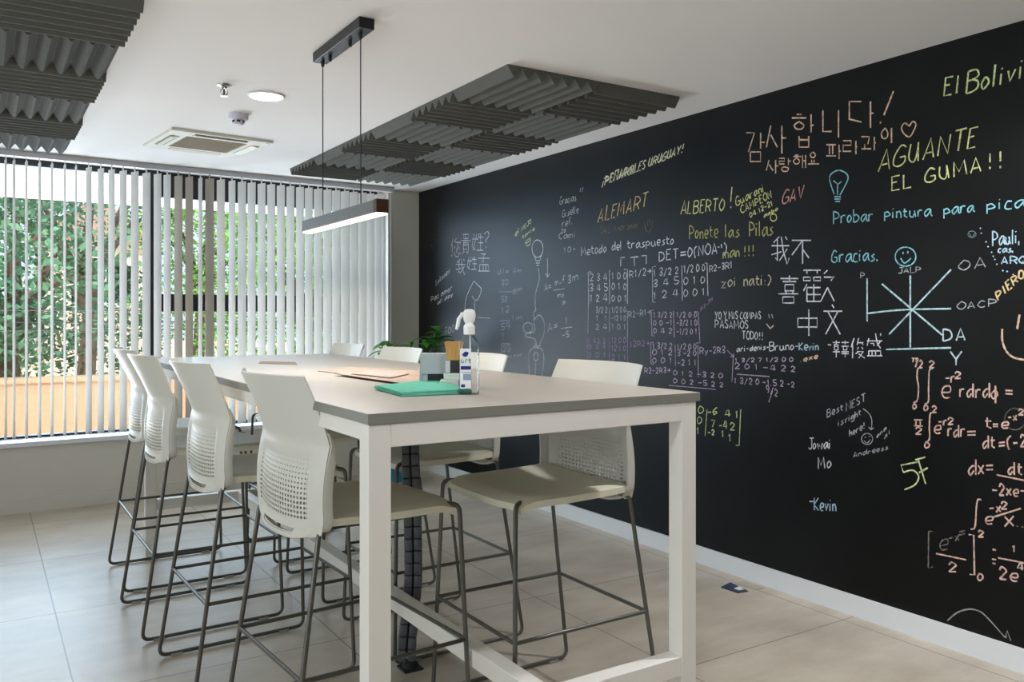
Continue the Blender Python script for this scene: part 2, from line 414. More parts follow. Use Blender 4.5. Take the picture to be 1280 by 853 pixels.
def house(x0, x1, y0, y1, h, label, m):
    t = thing('neighbour_house', label, 'house', ((x0+x1)/2, y0, -.25), 0, 'houses beyond the garden')
    w = (x1-x0)/2; d = y1-y0
    obj('house_wall', boxes((-w, w, 0, d, 0, h)), m, t)
    bm = B(); prism(bm, [(-w-.3, h), (w+.3, h), (0, h+1.2)], -.3, d+.3)
    for v in bm.verts: v.co = Vector((v.co.x, v.co.z, v.co.y))
    obj('house_roof', bm, M['rooft'], t)
    for k in (-.5, .2):
        f = obj('house_window', boxes((w*k-.05, w*k+.85, -.04, .02, h*.45, h*.8)), M['trim'], t)
        obj('window_pane', boxes((w*k+.02, w*k+.78, -.05, -.03, h*.48, h*.77)), M['dark'], f)
house(1.7, 4.6, 30, 35, 4.2, 'pale pink house with clay roof behind the trees', M['house'])
house(-4.5, .2, 30, 35, 4.2, 'grey rendered house behind the dark tree', M['house2'])
for k, (z, y) in enumerate(((1.42, 10.4), (1.30, 10.5), (1.22, 10.45))):
    bm = B(); tube(bm, [(-6+i*1.2, y-.9, z-.05*math.sin(i/12*PI)) for i in range(13)], .008, 6)
    tag(obj('utility_cable', bm, M['cable']), ('topmost', 'middle', 'lowest')[k]+' thin cable strung across the garden outside', 'cable', 'cables outside the window')

# ------------------------------------------------------------------ vertical blind
blind = thing('vertical_blind', 'off-white vertical blind with open vanes along the whole window', 'blind', (0, WY(0, -.1), 0), WROT)
RZ = 2.352
def bl(px, yo=0.0):        # x along the blind under image column px
    d = ray(px, HOR); # intersect with the blind line y = WY(x,-.1)
    t = WY(0, -.1)/(d.y-.05*d.x); return t*d.x/math.cos(WROT)
bm = B()
box(bm, -.55, 2.93, -.028, .028, RZ, CEIL-.001); box(bm, -.55, 2.93, -.034, -.028, RZ-.004, RZ+.006)
obj('headrail', bm, M['railgrey'], blind)
vx = [(-52, 3), (-40, 3), (-28, 3), (-16, 3), (-5, 3), (7, 3), (17.5, 3.4), (33, 3.4), (49.5, 3.6), (65, 3.4), (81, 3), (95, 2.6), (111, 7.5), (126, 8), (139.5, 8), (154, 9), (168.5, 9.5), (183, 10), (197, 9.5), (209, 9), (223, 10), (236.5, 9.5), (250.5, 5), (262, 11), (276, 10), (290, 8.5), (302.5, 10.5), (314.5, 10), (327, 10), (339, 10), (351, 10), (363, 10), (375, 10), (386, 10), (397.5, 10.5), (409, 10.5), (420, 10.5), (431, 10.5), (442, 10.5), (453, 10.5), (463, 10), (472.5, 9), (479, 6)]
for px, wpx in vx:
    x = bl(px); rt = Vector((x*math.cos(WROT), WY(0, -.1)+x*math.sin(WROT)))
    va = math.atan2(rt.x, rt.y)                      # direction of view to this vane
    dep = rt.x*ST+rt.y*CT
    app = wpx/FPX*dep*math.cos(va-YAW)               # apparent width across the view
    k = math.asin(max(-1, min(1, app/.089)))
    ang = PI/2-va-WROT+k                             # edge-on to the view, then turned by k
    bm = B(); n = 6; pr = []
    for i in range(n+1):
        u = -.0445+.089*i/n; pr.append((u, .004*(1-(u/.0445)**2)))
    z0, z1 = .505, RZ-.03
    for (za, zb, th) in ((z0+.035, z1, .0006), (z0, z0+.035, .0016)):
        out = [(u, v+th) for u, v in pr]+[(u, v-th) for u, v in pr[::-1]]
        prism(bm, out, za, zb)
    box(bm, -.006, .006, -.002, .002, z1, RZ+.002)
    o = obj('vane', bm, M['vane_shaded' if px in (223, 236.5, 262) else 'vane'], blind, smooth=True, loc=(x, 0, 0), rotz=ang)
bm = B()
pts = []
xs = [bl(p) for p, _ in vx]
for a, b in zip(xs, xs[1:]):
    for i in range(4):
        t = i/4; pts.append((a+(b-a)*t, -.03, .517-.012*math.sin(t*PI)))
tube(bm, pts, .0016, 5); obj('bead_chain', bm, M['steel'], blind)
bm = B(); tube(bm, [(2.895, -.03, RZ), (2.897, -.035, 1.6), (2.896, -.03, .8)], .0025, 6); obj('pull_cord', bm, M['trim'], blind)

# ------------------------------------------------------------------ ceiling fittings
def foam_mesh():
    bm = B(); n = 7; w = .498; out = [(0, 0)]
    for i in range(n):
        a = i*w/n; p = w/n
        out += [(a+.002, -.012), (a+p*.5-.005, -.05), (a+p*.5+.005, -.05), (a+p-.002, -.012)]
    out.append((w, 0)); out = [(x-w/2, z) for x, z in out]
    prism(bm, out, -w/2, w/2)
    for v in bm.verts: v.co = Vector((v.co.x, v.co.z, v.co.y))
    return bm
f0 = obj('acoustic_foam_tile', foam_mesh(), M['foam'])
ords = ['first', 'second', 'third', 'fourth', 'fifth', 'sixth']
used = False
for side, x0, cols in (('right', 1.912, 2), ('left', -.03, 1)):
    for r in range(6):
        for c in range(cols):
            along = (r+c) % 2 == 0 if side == 'right' else r % 2 == 1   # ridges along y
            o = f0 if not used else f0.copy()
            if used: C.objects.link(o)
            used = True
            o.location = (x0+.25+c*.5, 3.055+.25+r*.5, CEIL); o.rotation_euler = (0, 0, 0 if along else PI/2)
            if side == 'right':
                col = ('row beside the pendant', 'row beside the chalkboard')[c]
                lab = f'charcoal wedge foam ceiling tile, {ords[5-r]} from the window in the {col}'
                g = 'foam tiles on the ceiling between pendant and chalkboard'
            else:
                lab = f'charcoal wedge foam ceiling tile, {ords[5-r]} from the window, above the open blind vanes'
                g = 'foam tiles on the ceiling at the open blind vanes'
            tag(o, lab, 'acoustic panel', g)

# pendant lamp
LX, LY0, LY1 = 1.185, 2.715, 3.515
pend = thing('pendant_lamp', 'slim linear pendant lamp hanging over the table from a black canopy', 'lamp', (LX, (LY0+LY1)/2, CEIL))
h0 = -(LY1-LY0)/2; zc = lambda z: z-CEIL
bm = B(); box(bm, -.03, .03, 2.855-3.115, 3.356-3.115, -.04, 0, bev=.003); cano = obj('canopy', bm, M['black'], pend)
for yy in (2.915, 3.02, 3.235, 3.32):
    bm = B(); lathe(bm, [(.006, -.062), (.007, -.058), (.007, -.04)], 10, (0, yy-3.115, 0)); obj('cord_grip', bm, M['black'], cano, smooth=True)
for yy in (2.915, 3.32):
    bm = B(); tube(bm, [(0, yy-3.115, -.06), (.0, yy-3.115, zc(1.95)), (.001, yy-3.115, zc(1.712))], .0022, 6); obj('cord', bm, M['black_pl'], pend)
bm = B(); box(bm, -.0225, .0225, h0+.03, -h0, zc(1.667), zc(1.712), bev=.002); obj('lamp_body', bm, M['lampbody'], pend)
bm = B(); box(bm, -.0235, .0235, h0, h0+.03, zc(1.6655), zc(1.7135), bev=.003); obj('end_cap', bm, M['wood'], pend)
obj('diffuser', boxes((-.019, .019, h0+.004, -h0-.004, zc(1.660), zc(1.6655))), M['led'], pend)
lamp('pendant_light', 'AREA', (LX, (LY0+LY1)/2, 1.655), 8, (1, .93, .86), shape='RECTANGLE', size=.04, size_y=.78)

# recessed downlights: one in view, the rest added for light
def downlight(x, y, label, e):
    t = thing('recessed_downlight', label, 'ceiling light', (x, y, CEIL), 0, 'recessed ceiling downlights')
    bm = B(); lathe(bm, [(.088, -.001), (.088, -.006), (.080, -.010), (.078, -.004), (.078, -.001)], 32); obj('trim_ring', bm, M['trim'], t, smooth=True)
    bm = B(); lathe(bm, [(.077, -.0015), (.077, -.004)], 32); obj('diffuser', bm, M['down'], t)
    lamp('downlight_glow', 'AREA', (x, y, CEIL-.015), e, (.95, .97, 1), shape='DISK', size=.15, spread=2.3)
downlight(1.184, 4.117, 'round lit recessed ceiling light between sprinkler and pendant', 6)
for x, y, e in ((2.5, 1.5, 21), (1.0, 1.1, 10), (2.55, -1.3, 10), (.3, -1.3, 6), (-1.5, -.6, 8)):  # added out of view to brighten floor, tabletop and room
    downlight(x, y, 'added round ceiling light out of view, put in to brighten the room', e)

# sprinkler
t = thing('fire_sprinkler', 'small chrome fire sprinkler on the ceiling beside the downlight', 'sprinkler', (.964, 4.04, CEIL))
bm = B(); lathe(bm, [(.034, 0), (.033, -.006), (.014, -.012), (.012, -.016)], 24); obj('escutcheon', bm, M['chrome'], t, smooth=True)
bm = B()
tube(bm, bend([(.004, 0, -.016), (.016, 0, -.026), (.016, 0, -.04), (.003, 0, -.05)], .008), .0028, 6)
tube(bm, bend([(-.004, 0, -.016), (-.016, 0, -.026), (-.016, 0, -.04), (-.003, 0, -.05)], .008), .0028, 6)
obj('yoke', bm, M['chrome'], t, smooth=True)
bm = B(); lathe(bm, [(.002, -.018), (.0045, -.024), (.0045, -.042), (.002, -.048)], 10); obj('bulb', bm, M['amber'], t, smooth=True)
bm = B(); lathe(bm, [(.017, -.054), (.017, -.052), (.004, -.050)], 16); obj('deflector', bm, M['chrome'], t)
# smoke detector
t = thing('smoke_detector', 'round lilac-white smoke detector on the ceiling near the air conditioner', 'smoke detector', (1.169, 4.586, CEIL))
bm = B(); lathe(bm, [(.052, 0), (.052, -.022), (.048, -.030), (.03, -.034)], 32); obj('housing', bm, M['smoke'], t, smooth=True)
bm = B(); lathe(bm, [(.030, -.033), (.030, -.046), (.022, -.056), (.004, -.058)], 24); obj('sensor_cap', bm, M['smoke'], t, smooth=True)
for k in range(6):
    a = k*PI/3+.3; bm = B(); box(bm, -.009, .009, -.002, .002, -.046, -.035, Matrix.Translation((.0295*math.cos(a), .0295*math.sin(a), 0)) @ Matrix.Rotation(a+PI/2, 4, 'Z')); obj('vent_slot', bm, M['dark'], t)
# air conditioning cassette
t = thing('ceiling_air_conditioner', 'square cream ceiling cassette air conditioner with tan grille', 'air conditioner', (1.195, 5.43, CEIL), math.radians(6))
h = .302; g = .185
bm = B()
for x0, x1, y0, y1 in ((-h, h, -h, -g), (-h, h, g, h), (-h, -g, -g, g), (g, h, -g, g)): box(bm, x0, x1, y0, y1, -.016, 0)
bmesh.ops.remove_doubles(bm, verts=bm.verts[:], dist=.0005); obj('panel', bm, M['acw'], t)
bm = B(); box(bm, -g+.004, g-.004, -g+.004, g-.004, -.014, -.004)
for i in range(14):
    y = -g+.02+i*(2*g-.04)/13; box(bm, -g+.012, g-.012, y-.004, y+.004, -.017, -.0135)
obj('intake_grille', bm, M['acg'], t)
for k in range(4):
    R = Matrix.Rotation(k*PI/2, 4, 'Z'); bm = B(); box(bm, -.155, .155, -.022, .022, -.003, .003, R @ Matrix.Translation((0, -.243, -.019)) @ Matrix.Rotation(math.radians(12), 4, 'X'), bev=.002)
    lv = obj('louver', bm, M['acw'], t)
    bm = B(); box(bm, -.16, .16, -.028, .028, -.0175, -.015, R @ Matrix.Translation((0, -.243, 0))); obj('air_slot', bm, M['acg'], lv)
bm = B(); lathe(bm, [(.012, -.019), (.012, -.015)], 16, (.272, -.272, 0)); obj('indicator', bm, M['trim'], t)

# ------------------------------------------------------------------ table
TX0, TX1, TY0, TY1, TZ = .75, 1.796, 1.80, 4.93, 1.079
table = thing('bar_table', 'long bar-height table with grey top on white square-tube frame', 'table', (1.273, 3.365, 0))
def tb(x0, x1, y0, y1, z0, z1): return (x0-1.273, x1-1.273, y0-3.365, y1-3.365, z0, z1)
bm = B(); box(bm, *tb(TX0, TX1, TY0, TY1, TZ-.0255, TZ), bev=.0012); top = obj('tabletop', bm, M['top'], table)
bm = B()
for b_ in ((TX0-.0006, TX0+.001, TY0, TY1), (TX1-.001, TX1+.0006, TY0, TY1), (TX0, TX1, TY0-.0006, TY0+.001), (TX0, TX1, TY1-.001, TY1+.0006)): box(bm, *tb(*b_, TZ-.0252, TZ-.0006))
obj('edge_band', bm, M['edge'], top)
LA, LB = TX0+.002, TX1-.014; FA, FB = TY0+.002, TY1-.004; T = .056; ZU = TZ-.0255
for x in (LA, LB-T):
    for y in (FA, FB-T):
        bm = B(); box(bm, *tb(x, x+T, y, y+T, .006, ZU-.0005), bev=.002); lg = obj('leg', bm, M['whitem'], table)
        bm = B(); lathe(bm, [(.02, 0), (.02, .006)], 16, (x+T/2-1.273, y+T/2-3.365, 0)); obj('levelling_foot', bm, M['black_pl'], lg)
for y in (FA, FB-T):
    bm = B(); box(bm, *tb(LA+T, LB-T, y, y+T, ZU-.056, ZU-.0005), bev=.002); obj('end_apron', bm, M['whitem'], table)
    bm = B(); box(bm, *tb(LA+T, LB-T, y+.002, y+T-.002, .255, .311), bev=.002); obj('end_stretcher', bm, M['whitem'], table)
for x in (LA+.001, LB-T-.001):
    bm = B(); box(bm, *tb(x+.012, x+T-.004, FA+T, FB-T, ZU-.045, ZU-.0005), bev=.002); obj('side_apron', bm, M['whitem'], table)
XS = (LA+LB)/2
bm = B(); box(bm, *tb(XS-.027, XS+.027, FA+T-.002, FB-T+.002, .256, .310), bev=.002); obj('long_stretcher', bm, M['whitem'], table)
for x, y in ((1.70, 1.97), (1.02, 1.97)):
    bm = B(); box(bm, *tb(x-.07, x+.07, y-.035, y+.035, ZU-.078, ZU-.001), bev=.006); obj('cable_tray', bm, M['whitem'], table)

# cable spine under the table
sp = thing('cable_spine', 'dark grey segmented cable spine dropping from under the tabletop to the floor', 'cable spine', (1.345, 2.83, 0))
bm = B(); box(bm, -.038, .038, -.038, .038, 0, .008, bev=.003); lathe(bm, [(.03, .008), (.03, .02), (.018, .03)], 16); obj('base_plate', bm, M['black_pl'], sp)
path = catmull3([Vector(p) for p in ((-.012, 0, .035), (-.012, 0, .10), (.0, 0, .21), (.012, 0, .34), (.010, 0, .55), (.0, 0, .8), (-.010, 0, ZU-.03))])
def along(path, s):
    L = [(b-a).length for a, b in zip(path, path[1:])]; d = s*sum(L)
    for l, a, b in zip(L, path, path[1:]):
        if d <= l or b is path[-1]: return a+(b-a)*(d/l), (b-a).normalized()
        d -= l
NS = 22; seg_ob = None; core = []
for i in range(NS):
    p, tdir = along(path, (i+.5)/NS); core.append(p)
    if seg_ob is None:
        bm = B()
        for x0, x1 in ((-.033, -.003), (.003, .033)): box(bm, x0, x1, -.024, .024, -.0212, .0212, bev=.005)
        o = seg_ob = obj('spine_segment', bm, M['spine'], sp, smooth=True)
    else:
        o = seg_ob.copy(); C.objects.link(o); o.parent = sp
    ax = Vector((.91, -.41, 0)); ax = (ax-tdir*ax.dot(tdir)).normalized(); ay = tdir.cross(ax)
    o.rotation_mode = 'QUATERNION'; o.rotation_quaternion = Matrix((ax, ay, tdir)).transposed().to_quaternion(); o.location = p
bm = B(); tube(bm, core, .011, 8); obj('spine_core', bm, M['black_pl'], sp)
bm = B(); box(bm, -.05, .05, -.04, .04, ZU-.028, ZU-.001, bev=.003); obj('mounting_cup', bm, M['black_pl'], sp)

# ------------------------------------------------------------------ bar stools
SEAT_Z, BB, KN, BT = .758, .684, .955, 1.145
def bw(z):                 # half width of the backrest at height z
    r = .05
    if z < BB+r: return .25-r+math.sqrt(max(0, r*r-(BB+r-z)**2))
    return .25-.018*max(0, (z-KN)/(BT-KN))
def bxp(z):                # backrest profile
    if z <= KN:
        t = (z-BB)/(KN-BB); return -.178-.012*math.sin(t*PI)+.014*t
    t = (z-KN)/(BT-KN); return -.164-.092*t**1.12
def bpt(t, z):
    w = bw(z); y = t*w
    zz = z+.032*abs(t)**3*max(0, (KN-z)/(KN-BB))
    cc = .042+.034*max(0, (z-KN)/(BT-KN))
    a = max(0, min(1, (.80-abs(t))/.16)); b_ = max(0, min(1, (KN-.01-z)/.05))*max(0, min(1, (z-BB-.018)/.02)); q = a*a*(3-2*a)*b_*b_*(3-2*b_)
    return Vector((bxp(z)+cc*(y/.25)**2-.034+.012*q, y, zz))
def back_mesh():
    bm = B(); NT = 30; zs = []
    NZ1, NZ2 = 20, 10
    zs = [BB+(KN-BB)*i/NZ1 for i in range(NZ1+1)]+[KN+(BT-KN)*i/NZ2 for i in range(1, NZ2+1)]
    ts = [-1+2*i/NT for i in range(NT+1)]
    V = [[bm.verts.new(bpt(t, z)) for t in ts] for z in zs]
    for i in range(len(zs)-1):
        for j in range(NT):
            q = (V[i][j], V[i][j+1], V[i+1][j+1], V[i+1][j])
            zc_ = (zs[i]+zs[i+1])/2; tc = (ts[j]+ts[j+1])/2
            if i == 1 and -.5 < tc < .5: continue                    # long slot at the bottom edge
            if 4 <= i <= 16 and abs(tc) < .72:
                k = .36*(1-max(0, (i-7)/12)); 
                if k < .08: bm.faces.new(q); continue
                ins = []
                for m in range(8):
                    a = 2*PI*(m+.5)/8
                    u = .5+k*math.cos(a); v = .5+k*math.sin(a)
                    ins.append(bm.verts.new(bpt(ts[j]+(ts[j+1]-ts[j])*u, zs[i]+(zs[i+1]-zs[i])*v)))
                # order m: angles 22.5, 67.5 ... ; corners q0(0,0) q1(1,0) q2(1,1) q3(0,1)
                bm.faces.new((q[2], ins[1], ins[0])); bm.faces.new((q[3], ins[3], ins[2])); bm.faces.new((q[0], ins[5], ins[4])); bm.faces.new((q[1], ins[7], ins[6]))
                bm.faces.new((q[3], ins[2], ins[1], q[2])); bm.faces.new((q[0], ins[4], ins[3], q[3])); bm.faces.new((q[1], ins[6], ins[5], q[0])); bm.faces.new((q[2], ins[0], ins[7], q[1]))
            else: bm.faces.new(q)
    bmesh.ops.recalc_face_normals(bm, faces=bm.faces[:])
    bmesh.ops.solidify(bm, geom=bm.faces[:], thickness=.006)
    return bm
def rim_mesh():            # U-shaped raised rim round the lower half of the back
    bm = B(); pts = []
    zs = [KN+.035-(KN+.035-BB)*i/26 for i in range(27)]
    side = [(1, z) for z in zs]
    bot = [(1-2*i/10, BB) for i in range(1, 10)]
    allp = [(s, z, 0) for s, z in side]+[(t, z, 1) for t, z in bot]+[(-1, z, 0) for z in zs[::-1]]
    rings = []
    n = len(allp)
    P3 = [bpt(t, z) for t, z, _ in allp]
    for i, (t, z, b_) in enumerate(allp):
        p = P3[i]; tg = (P3[min(i+1, n-1)]-P3[max(i-1, 0)]).normalized()
        inw = Vector((0, -tg.z, tg.y)); c = Vector((p.x, 0, .86)); 
        if inw.dot(Vector((0, -p.y, .86-p.z))) < 0: inw = -inw
        inw.normalize()
        e = min(1, min(i, n-1-i)/8)                       # fade in from the knee
        dep = .004+.018*e; w = .010+.005*e
        X = Vector((1, 0, 0))
        prof = [p-X*(.002+.003*e), p-X*(.002+.003*e)+inw*w*.6, p-X*.002+inw*w, p+X*dep+inw*.004, p+X*dep-inw*.003, p-inw*.004]
        rings.append([bm.verts.new(v) for v in prof])
    for A, Bq in zip(rings, rings[1:]):
        for j in range(6): bm.faces.new((A[j], A[(j+1) % 6], Bq[(j+1) % 6], Bq[j]))
    bm.faces.new(rings[0]); bm.faces.new(rings[-1][::-1])
    return bm
def seat_mesh():
    bm = B(); NX, NY = 20, 20; V = []
    for i in range(NX+1):
        u = i/NX; row = []
        for j in range(NY+1):
            s = -1+2*j/NY
            w = .246-.012*max(0, u-.6)/.4
            xf = .274-.030*abs(s)**3; xr = -.165+.012*s*s
            x = xr+(xf-xr)*u; y = s*w
            z = SEAT_Z-.012*(1-s*s)*math.sin(min(1, u*1.1)*PI)-.016*max(0, (u-.82)/.18)**2+.010*(1-u)**2*(s*s)
            z -= .010*max(0, (abs(s)-.86)/.14)**2
            row.append(bm.verts.new((x, y, z)))
        V.append(row)
    for i in range(NX):
        for j in range(NY): bm.faces.new((V[i][j], V[i+1][j], V[i+1][j+1], V[i][j+1]))
    bmesh.ops.recalc_face_normals(bm, faces=bm.faces[:])
    if bm.faces[0].normal.z < 0: bmesh.ops.reverse_faces(bm, faces=bm.faces[:])
    # side skirt
    r = bmesh.ops.extrude_face_region(bm, geom=bm.faces[:])
    for v in [g_ for g_ in r['geom'] if isinstance(g_, bmesh.types.BMVert)]: v.co.z -= .020
    return bm
def make_stool(label):
    t = thing('bar_stool', label, 'bar stool', (0, 0, 0), 0, 'cream bar stools around the table')
    bk = obj('backrest', back_mesh(), M['cream'], t, smooth=True, angle=40)
    obj('backrest_rim', rim_mesh(), M['cream'], bk, smooth=True, angle=50)
    obj('seat', seat_mesh(), M['seatp'], t, smooth=True, angle=45)
    R = .0072
    for s in (-1, 1):
        y0, y1 = s*.225, s*.262
        bm = B()
        pts = [(-.15, y0*.9, .727), (-.18, y0, .722), (-.285, y1, .0105), (.285, y1, .0105), (.262, y0+s*.006, .742), (.22, y0*.9, .743)]
        tube(bm, bend(pts, .034, 5), R, 10)
        sl = obj('sled_leg', bm, M['tube'], t, smooth=True)
        for gx in (-.22, .20):
            bm = B(); box(bm, gx-.022, gx+.022, y1-.008, y1+.008, 0, .012, bev=.003); obj('glide', bm, M['glide'], sl)
    def at(front, s, z):
        y0, y1 = s*.225, s*.262
        if front: k = (z-.0105)/(.742-.0105); return Vector((.285+(.262-.285)*k, y1+(y0+s*.006-y1)*k, z))
        k = (z-.0105)/(.722-.0105); return Vector((-.285+(-.18+.285)*k, y1+(y0-y1)*k, z))
    zf = .340
    for name, a, b_ in (('side_rail', at(0, -1, zf), at(1, -1, zf)), ('side_rail', at(0, 1, zf), at(1, 1, zf)), ('rear_crossbar', at(0, -1, zf), at(0, 1, zf)), ('footrest', at(1, -1, zf), at(1, 1, zf))):
        bm = B(); tube(bm, [a, b_], .0062, 10); obj(name, bm, M['tube'], t, smooth=True)
    bm = B()
    for x in (-.12, .17): tube(bm, [(x, -.21, .737), (x, .21, .737)], .006, 8)
    obj('seat_frame', bm, M['tube'], t, smooth=True)
    return t
stools = [
    (.933, 2.42, math.radians(4), 'largest cream bar stool, its back to the viewer, beside a white table leg'),
    (.868, 3.17, math.radians(2), 'cream bar stool seen from behind, standing next behind the largest stool'),
    (.825, 3.886, math.radians(1), 'cream bar stool seen from behind, its back overlapping the stool closest to the window'),
    (.852, 4.57, 0, 'cream bar stool seen from behind, closest to the window and partly hidden by its neighbour'),
    (1.603, 2.33, PI, 'cream bar stool with its whole seat visible between the white legs of the table end'),
    (1.590, 3.14, PI, 'cream bar stool whose back shows right behind the spray bottle'),
    (1.590, 3.92, PI, 'cream bar stool whose back shows before the green plant'),
    (1.590, 4.66, PI, 'cream bar stool at the table end, back against the closed blind vanes'),
]
st0 = make_stool(stools[0][3]); st0.location = (stools[0][0], stools[0][1], 0); st0.rotation_euler.z = stools[0][2]
for x, y, a, lab in stools[1:]: dup(st0, (x, y, 0), a, lab)

# ------------------------------------------------------------------ things on the table
# spray bottle
D2 = math.radians(-28)
bt = thing('spray_bottle', 'clear trigger spray bottle with white label standing on the grey tabletop', 'spray bottle', (1.19, 2.11, TZ), D2)
def rrect(w, d, r, n=4):
    out = []
    for cx_, cy_, a0 in ((w-r, d-r, 0), (-w+r, d-r, PI/2), (-w+r, -d+r, PI), (w-r, -d+r, 3*PI/2)):
        for i in range(n+1): a = a0+PI/2*i/n; out.append((cx_+r*math.cos(a), cy_+r*math.sin(a)))
    return out
def loft(bm, secs):
    rings = [[bm.verts.new((x, y, z)) for x, y in rrect(w, d, r)] for w, d, r, z in secs]
    for A, Bq in zip(rings, rings[1:]):
        n = len(A)
        for j in range(n): bm.faces.new((A[j], A[(j+1) % n], Bq[(j+1) % n], Bq[j]))
    bm.faces.new(rings[0][::-1]); bm.faces.new(rings[-1])
bm = B(); loft(bm, [(.026, .017, .008, 0), (.0285, .0195, .009, .004), (.0285, .0195, .009, .135), (.026, .018, .011, .150), (.016, .014, .012, .166), (.0115, .0115, .0113, .172), (.0115, .0115, .0113, .180)])
obj('bottle_body', bm, M['bottle'], bt, smooth=True)
bm = B(); loft(bm, [(.0255, .0165, .008, .004), (.0265, .0175, .008, .008), (.0265, .0175, .008, .128), (.0262, .0172, .008, .1285)]); obj('liquid', bm, M['liquid'], bt, smooth=True)
bm = B(); box(bm, -.0272, .0045, -.0202, -.0196, .018, .132); lab = obj('label', bm, M['label'], bt)
def patch(bm, x0, x1, z0, z1): box(bm, x0, x1, -.0207, -.0202, z0, z1)
bm = B()
ov = [(-.0125+.0085*math.cos(a)*1.0+(.003 if math.sin(a) > .3 else 0), .116+.0075*math.sin(a)) for a in [i*PI/8 for i in range(16)]]
lo = [bm.verts.new((x, -.0207, z)) for x, z in ov]; bm.faces.new(lo); 
patch(bm, -.025, .004, .072, .082); patch(bm, -.024, -.013, .0215, .030)
obj('label_print', bm, M['navy'], lab)
bm = B()
for pts in ([(-.021, .101), (-.024, .098), (-.024, .093), (-.021, .091), (-.018, .093), (-.018, .100), (-.017, .091)], [(-.011, .091), (-.011, .100), (-.008, .101), (-.006, .099)], [(0, .104), (0, .093), (.002, .091), (.004, .092)], [(-.004, .100), (.005, .100)]):
    tube(bm, [(x, -.0206, z) for x, z in pts], .0011, 5)
obj('label_lettering', bm, M['green_ink'], lab)
bm = B(); patch(bm, -.018, .004, .042, .060); patch(bm, -.024, .006, .0635, .0655); obj('label_picture', bm, M['greyblue'], lab)
hd = obj('trigger_head', (lambda b_: (lathe(b_, [(.0165, .172), (.0165, .196), (.013, .200), (.010, .206)], 20), loft(b_, [(.011, .009, .008, .203), (.016, .011, .010, .212), (.0185, .0115, .011, .226), (.0175, .011, .0105, .236), (.013, .009, .0085, .2425), (.006, .005, .0045, .2450)]), box(b_, -.026, -.010, -.0065, .0065, .222, .236, bev=.003), b_)[-1])(B()), M['pump'], bt, smooth=True)
bm = B(); tube(bm, [(-.020, 0, .230), (-.030, 0, .216), (-.033, 0, .198), (-.037, 0, .186)], .005, 8, rr=[.005, .006, .006, .004]); obj('trigger', bm, M['pump'], bt, smooth=True)
bm = B(); tube(bm, [(.002, 0, .175), (.003, 0, .09), (.006, .002, .012)], .002, 6); obj('dip_tube', bm, M['pump'], bt)

# folded green cloth
def sheet(corners, z, th, curl, nx=14, ny=14, seed=0):
    rnd = random.Random(seed); bm = B(); a, b_, c, d = [Vector((p[0], p[1])) for p in corners]; V = []
    for i in range(nx+1):
        row = []
        for j in range(ny+1):
            u, v = i/nx, j/ny; p = (a*(1-u)+b_*u)*(1-v)+(d*(1-u)+c*u)*v
            row.append((p.x, p.y, curl(u, v)))
        V.append(row)
    lo = [[bm.verts.new((x, y, z+h_)) for x, y, h_ in r] for r in V]; hi = [[bm.verts.new((x, y, z+h_+th)) for x, y, h_ in r] for r in V]
    for i in range(nx):
        for j in range(ny):
            bm.faces.new((hi[i][j], hi[i+1][j], hi[i+1][j+1], hi[i][j+1])); bm.faces.new((lo[i][j], lo[i][j+1], lo[i+1][j+1], lo[i+1][j]))
    for i in range(nx):
        bm.faces.new((lo[i][0], lo[i+1][0], hi[i+1][0], hi[i][0])); bm.faces.new((lo[i][ny], hi[i][ny], hi[i+1][ny], lo[i+1][ny]))
    for j in range(ny):
        bm.faces.new((lo[0][j], hi[0][j], hi[0][j+1], lo[0][j+1])); bm.faces.new((lo[nx][j], lo[nx][j+1], hi[nx][j+1], hi[nx][j]))
    return bm
cq = [tuple(onz(px, py, TZ)[:2]) for px, py in ((469, 487.5), (503, 496.5), (590, 492.5), (543, 480))]
cl = thing('folded_cloth', 'folded sea-green cleaning cloth lying beside the spray bottle', 'cloth', (cq[1][0], cq[1][1], TZ))
for k in range(3):
    off = [(0, 0), (.003, .004), (-.002, .006)][k]
    cc = [(x-cq[1][0]+off[0]*(1 if i in (1, 2) else -1), y-cq[1][1]+off[1]) for i, (x, y) in enumerate(cq)]
    bm = sheet(cc, .0004+k*.0042, .0034, lambda u, v, k=k: .0012*math.sin(u*7+k)*math.sin(v*6+k*2)*(.2 if k == 0 else .5)+.0012, seed=k)
    obj('cloth_fold', bm, M['cloth'], cl, smooth=True)

# brochures, papers
def paper(name, px, label, m, z, th=.0012, cat='brochure', group=None, lift=0.0, m2=None, lay=.0):
    q = [onz(a, b_, z) for a, b_ in px]; cx_ = sum((v.x for v in q))/4; cy_ = sum((v.y for v in q))/4
    t = thing(name, label, cat, (cx_, cy_, z), 0, group)
    cc = [(v.x-cx_, v.y-cy_) for v in q]
    bm = sheet(cc, 0, th, lambda u, v: 0, 6, 6); obj('cover', bm, m2 or m, t)
    bm = sheet([(x*.985, y*.985) for x, y in cc], th, th, lambda u, v: lift*(v**3)+.0006*math.sin(u*5), 10, 10); obj('page', bm, m, t, smooth=True)
    return t
paper('paper_sheet', ((323, 455), (372, 456.5), (369, 453), (325, 452.2)), 'brown sheet of paper lying alone at the window end of the table', M['kraft'], TZ, .0008, 'paper')
paper('brochure', ((397, 464.5), (462, 472), (500, 464), (430, 460.5)), 'pinkish open brochure, end of the fan closest to the window', M['paper_pink'], TZ, .0012, 'brochure', 'brochures fanned on the table', .004, M['paper_dark'])
paper('brochure', ((418, 468), (506, 480.3), (577, 470), (498, 464)), 'long tan open brochure spread across the middle of the fan', M['paper_pink'], TZ+.006, .0012, 'brochure', 'brochures fanned on the table', .003, M['paper_dark'])
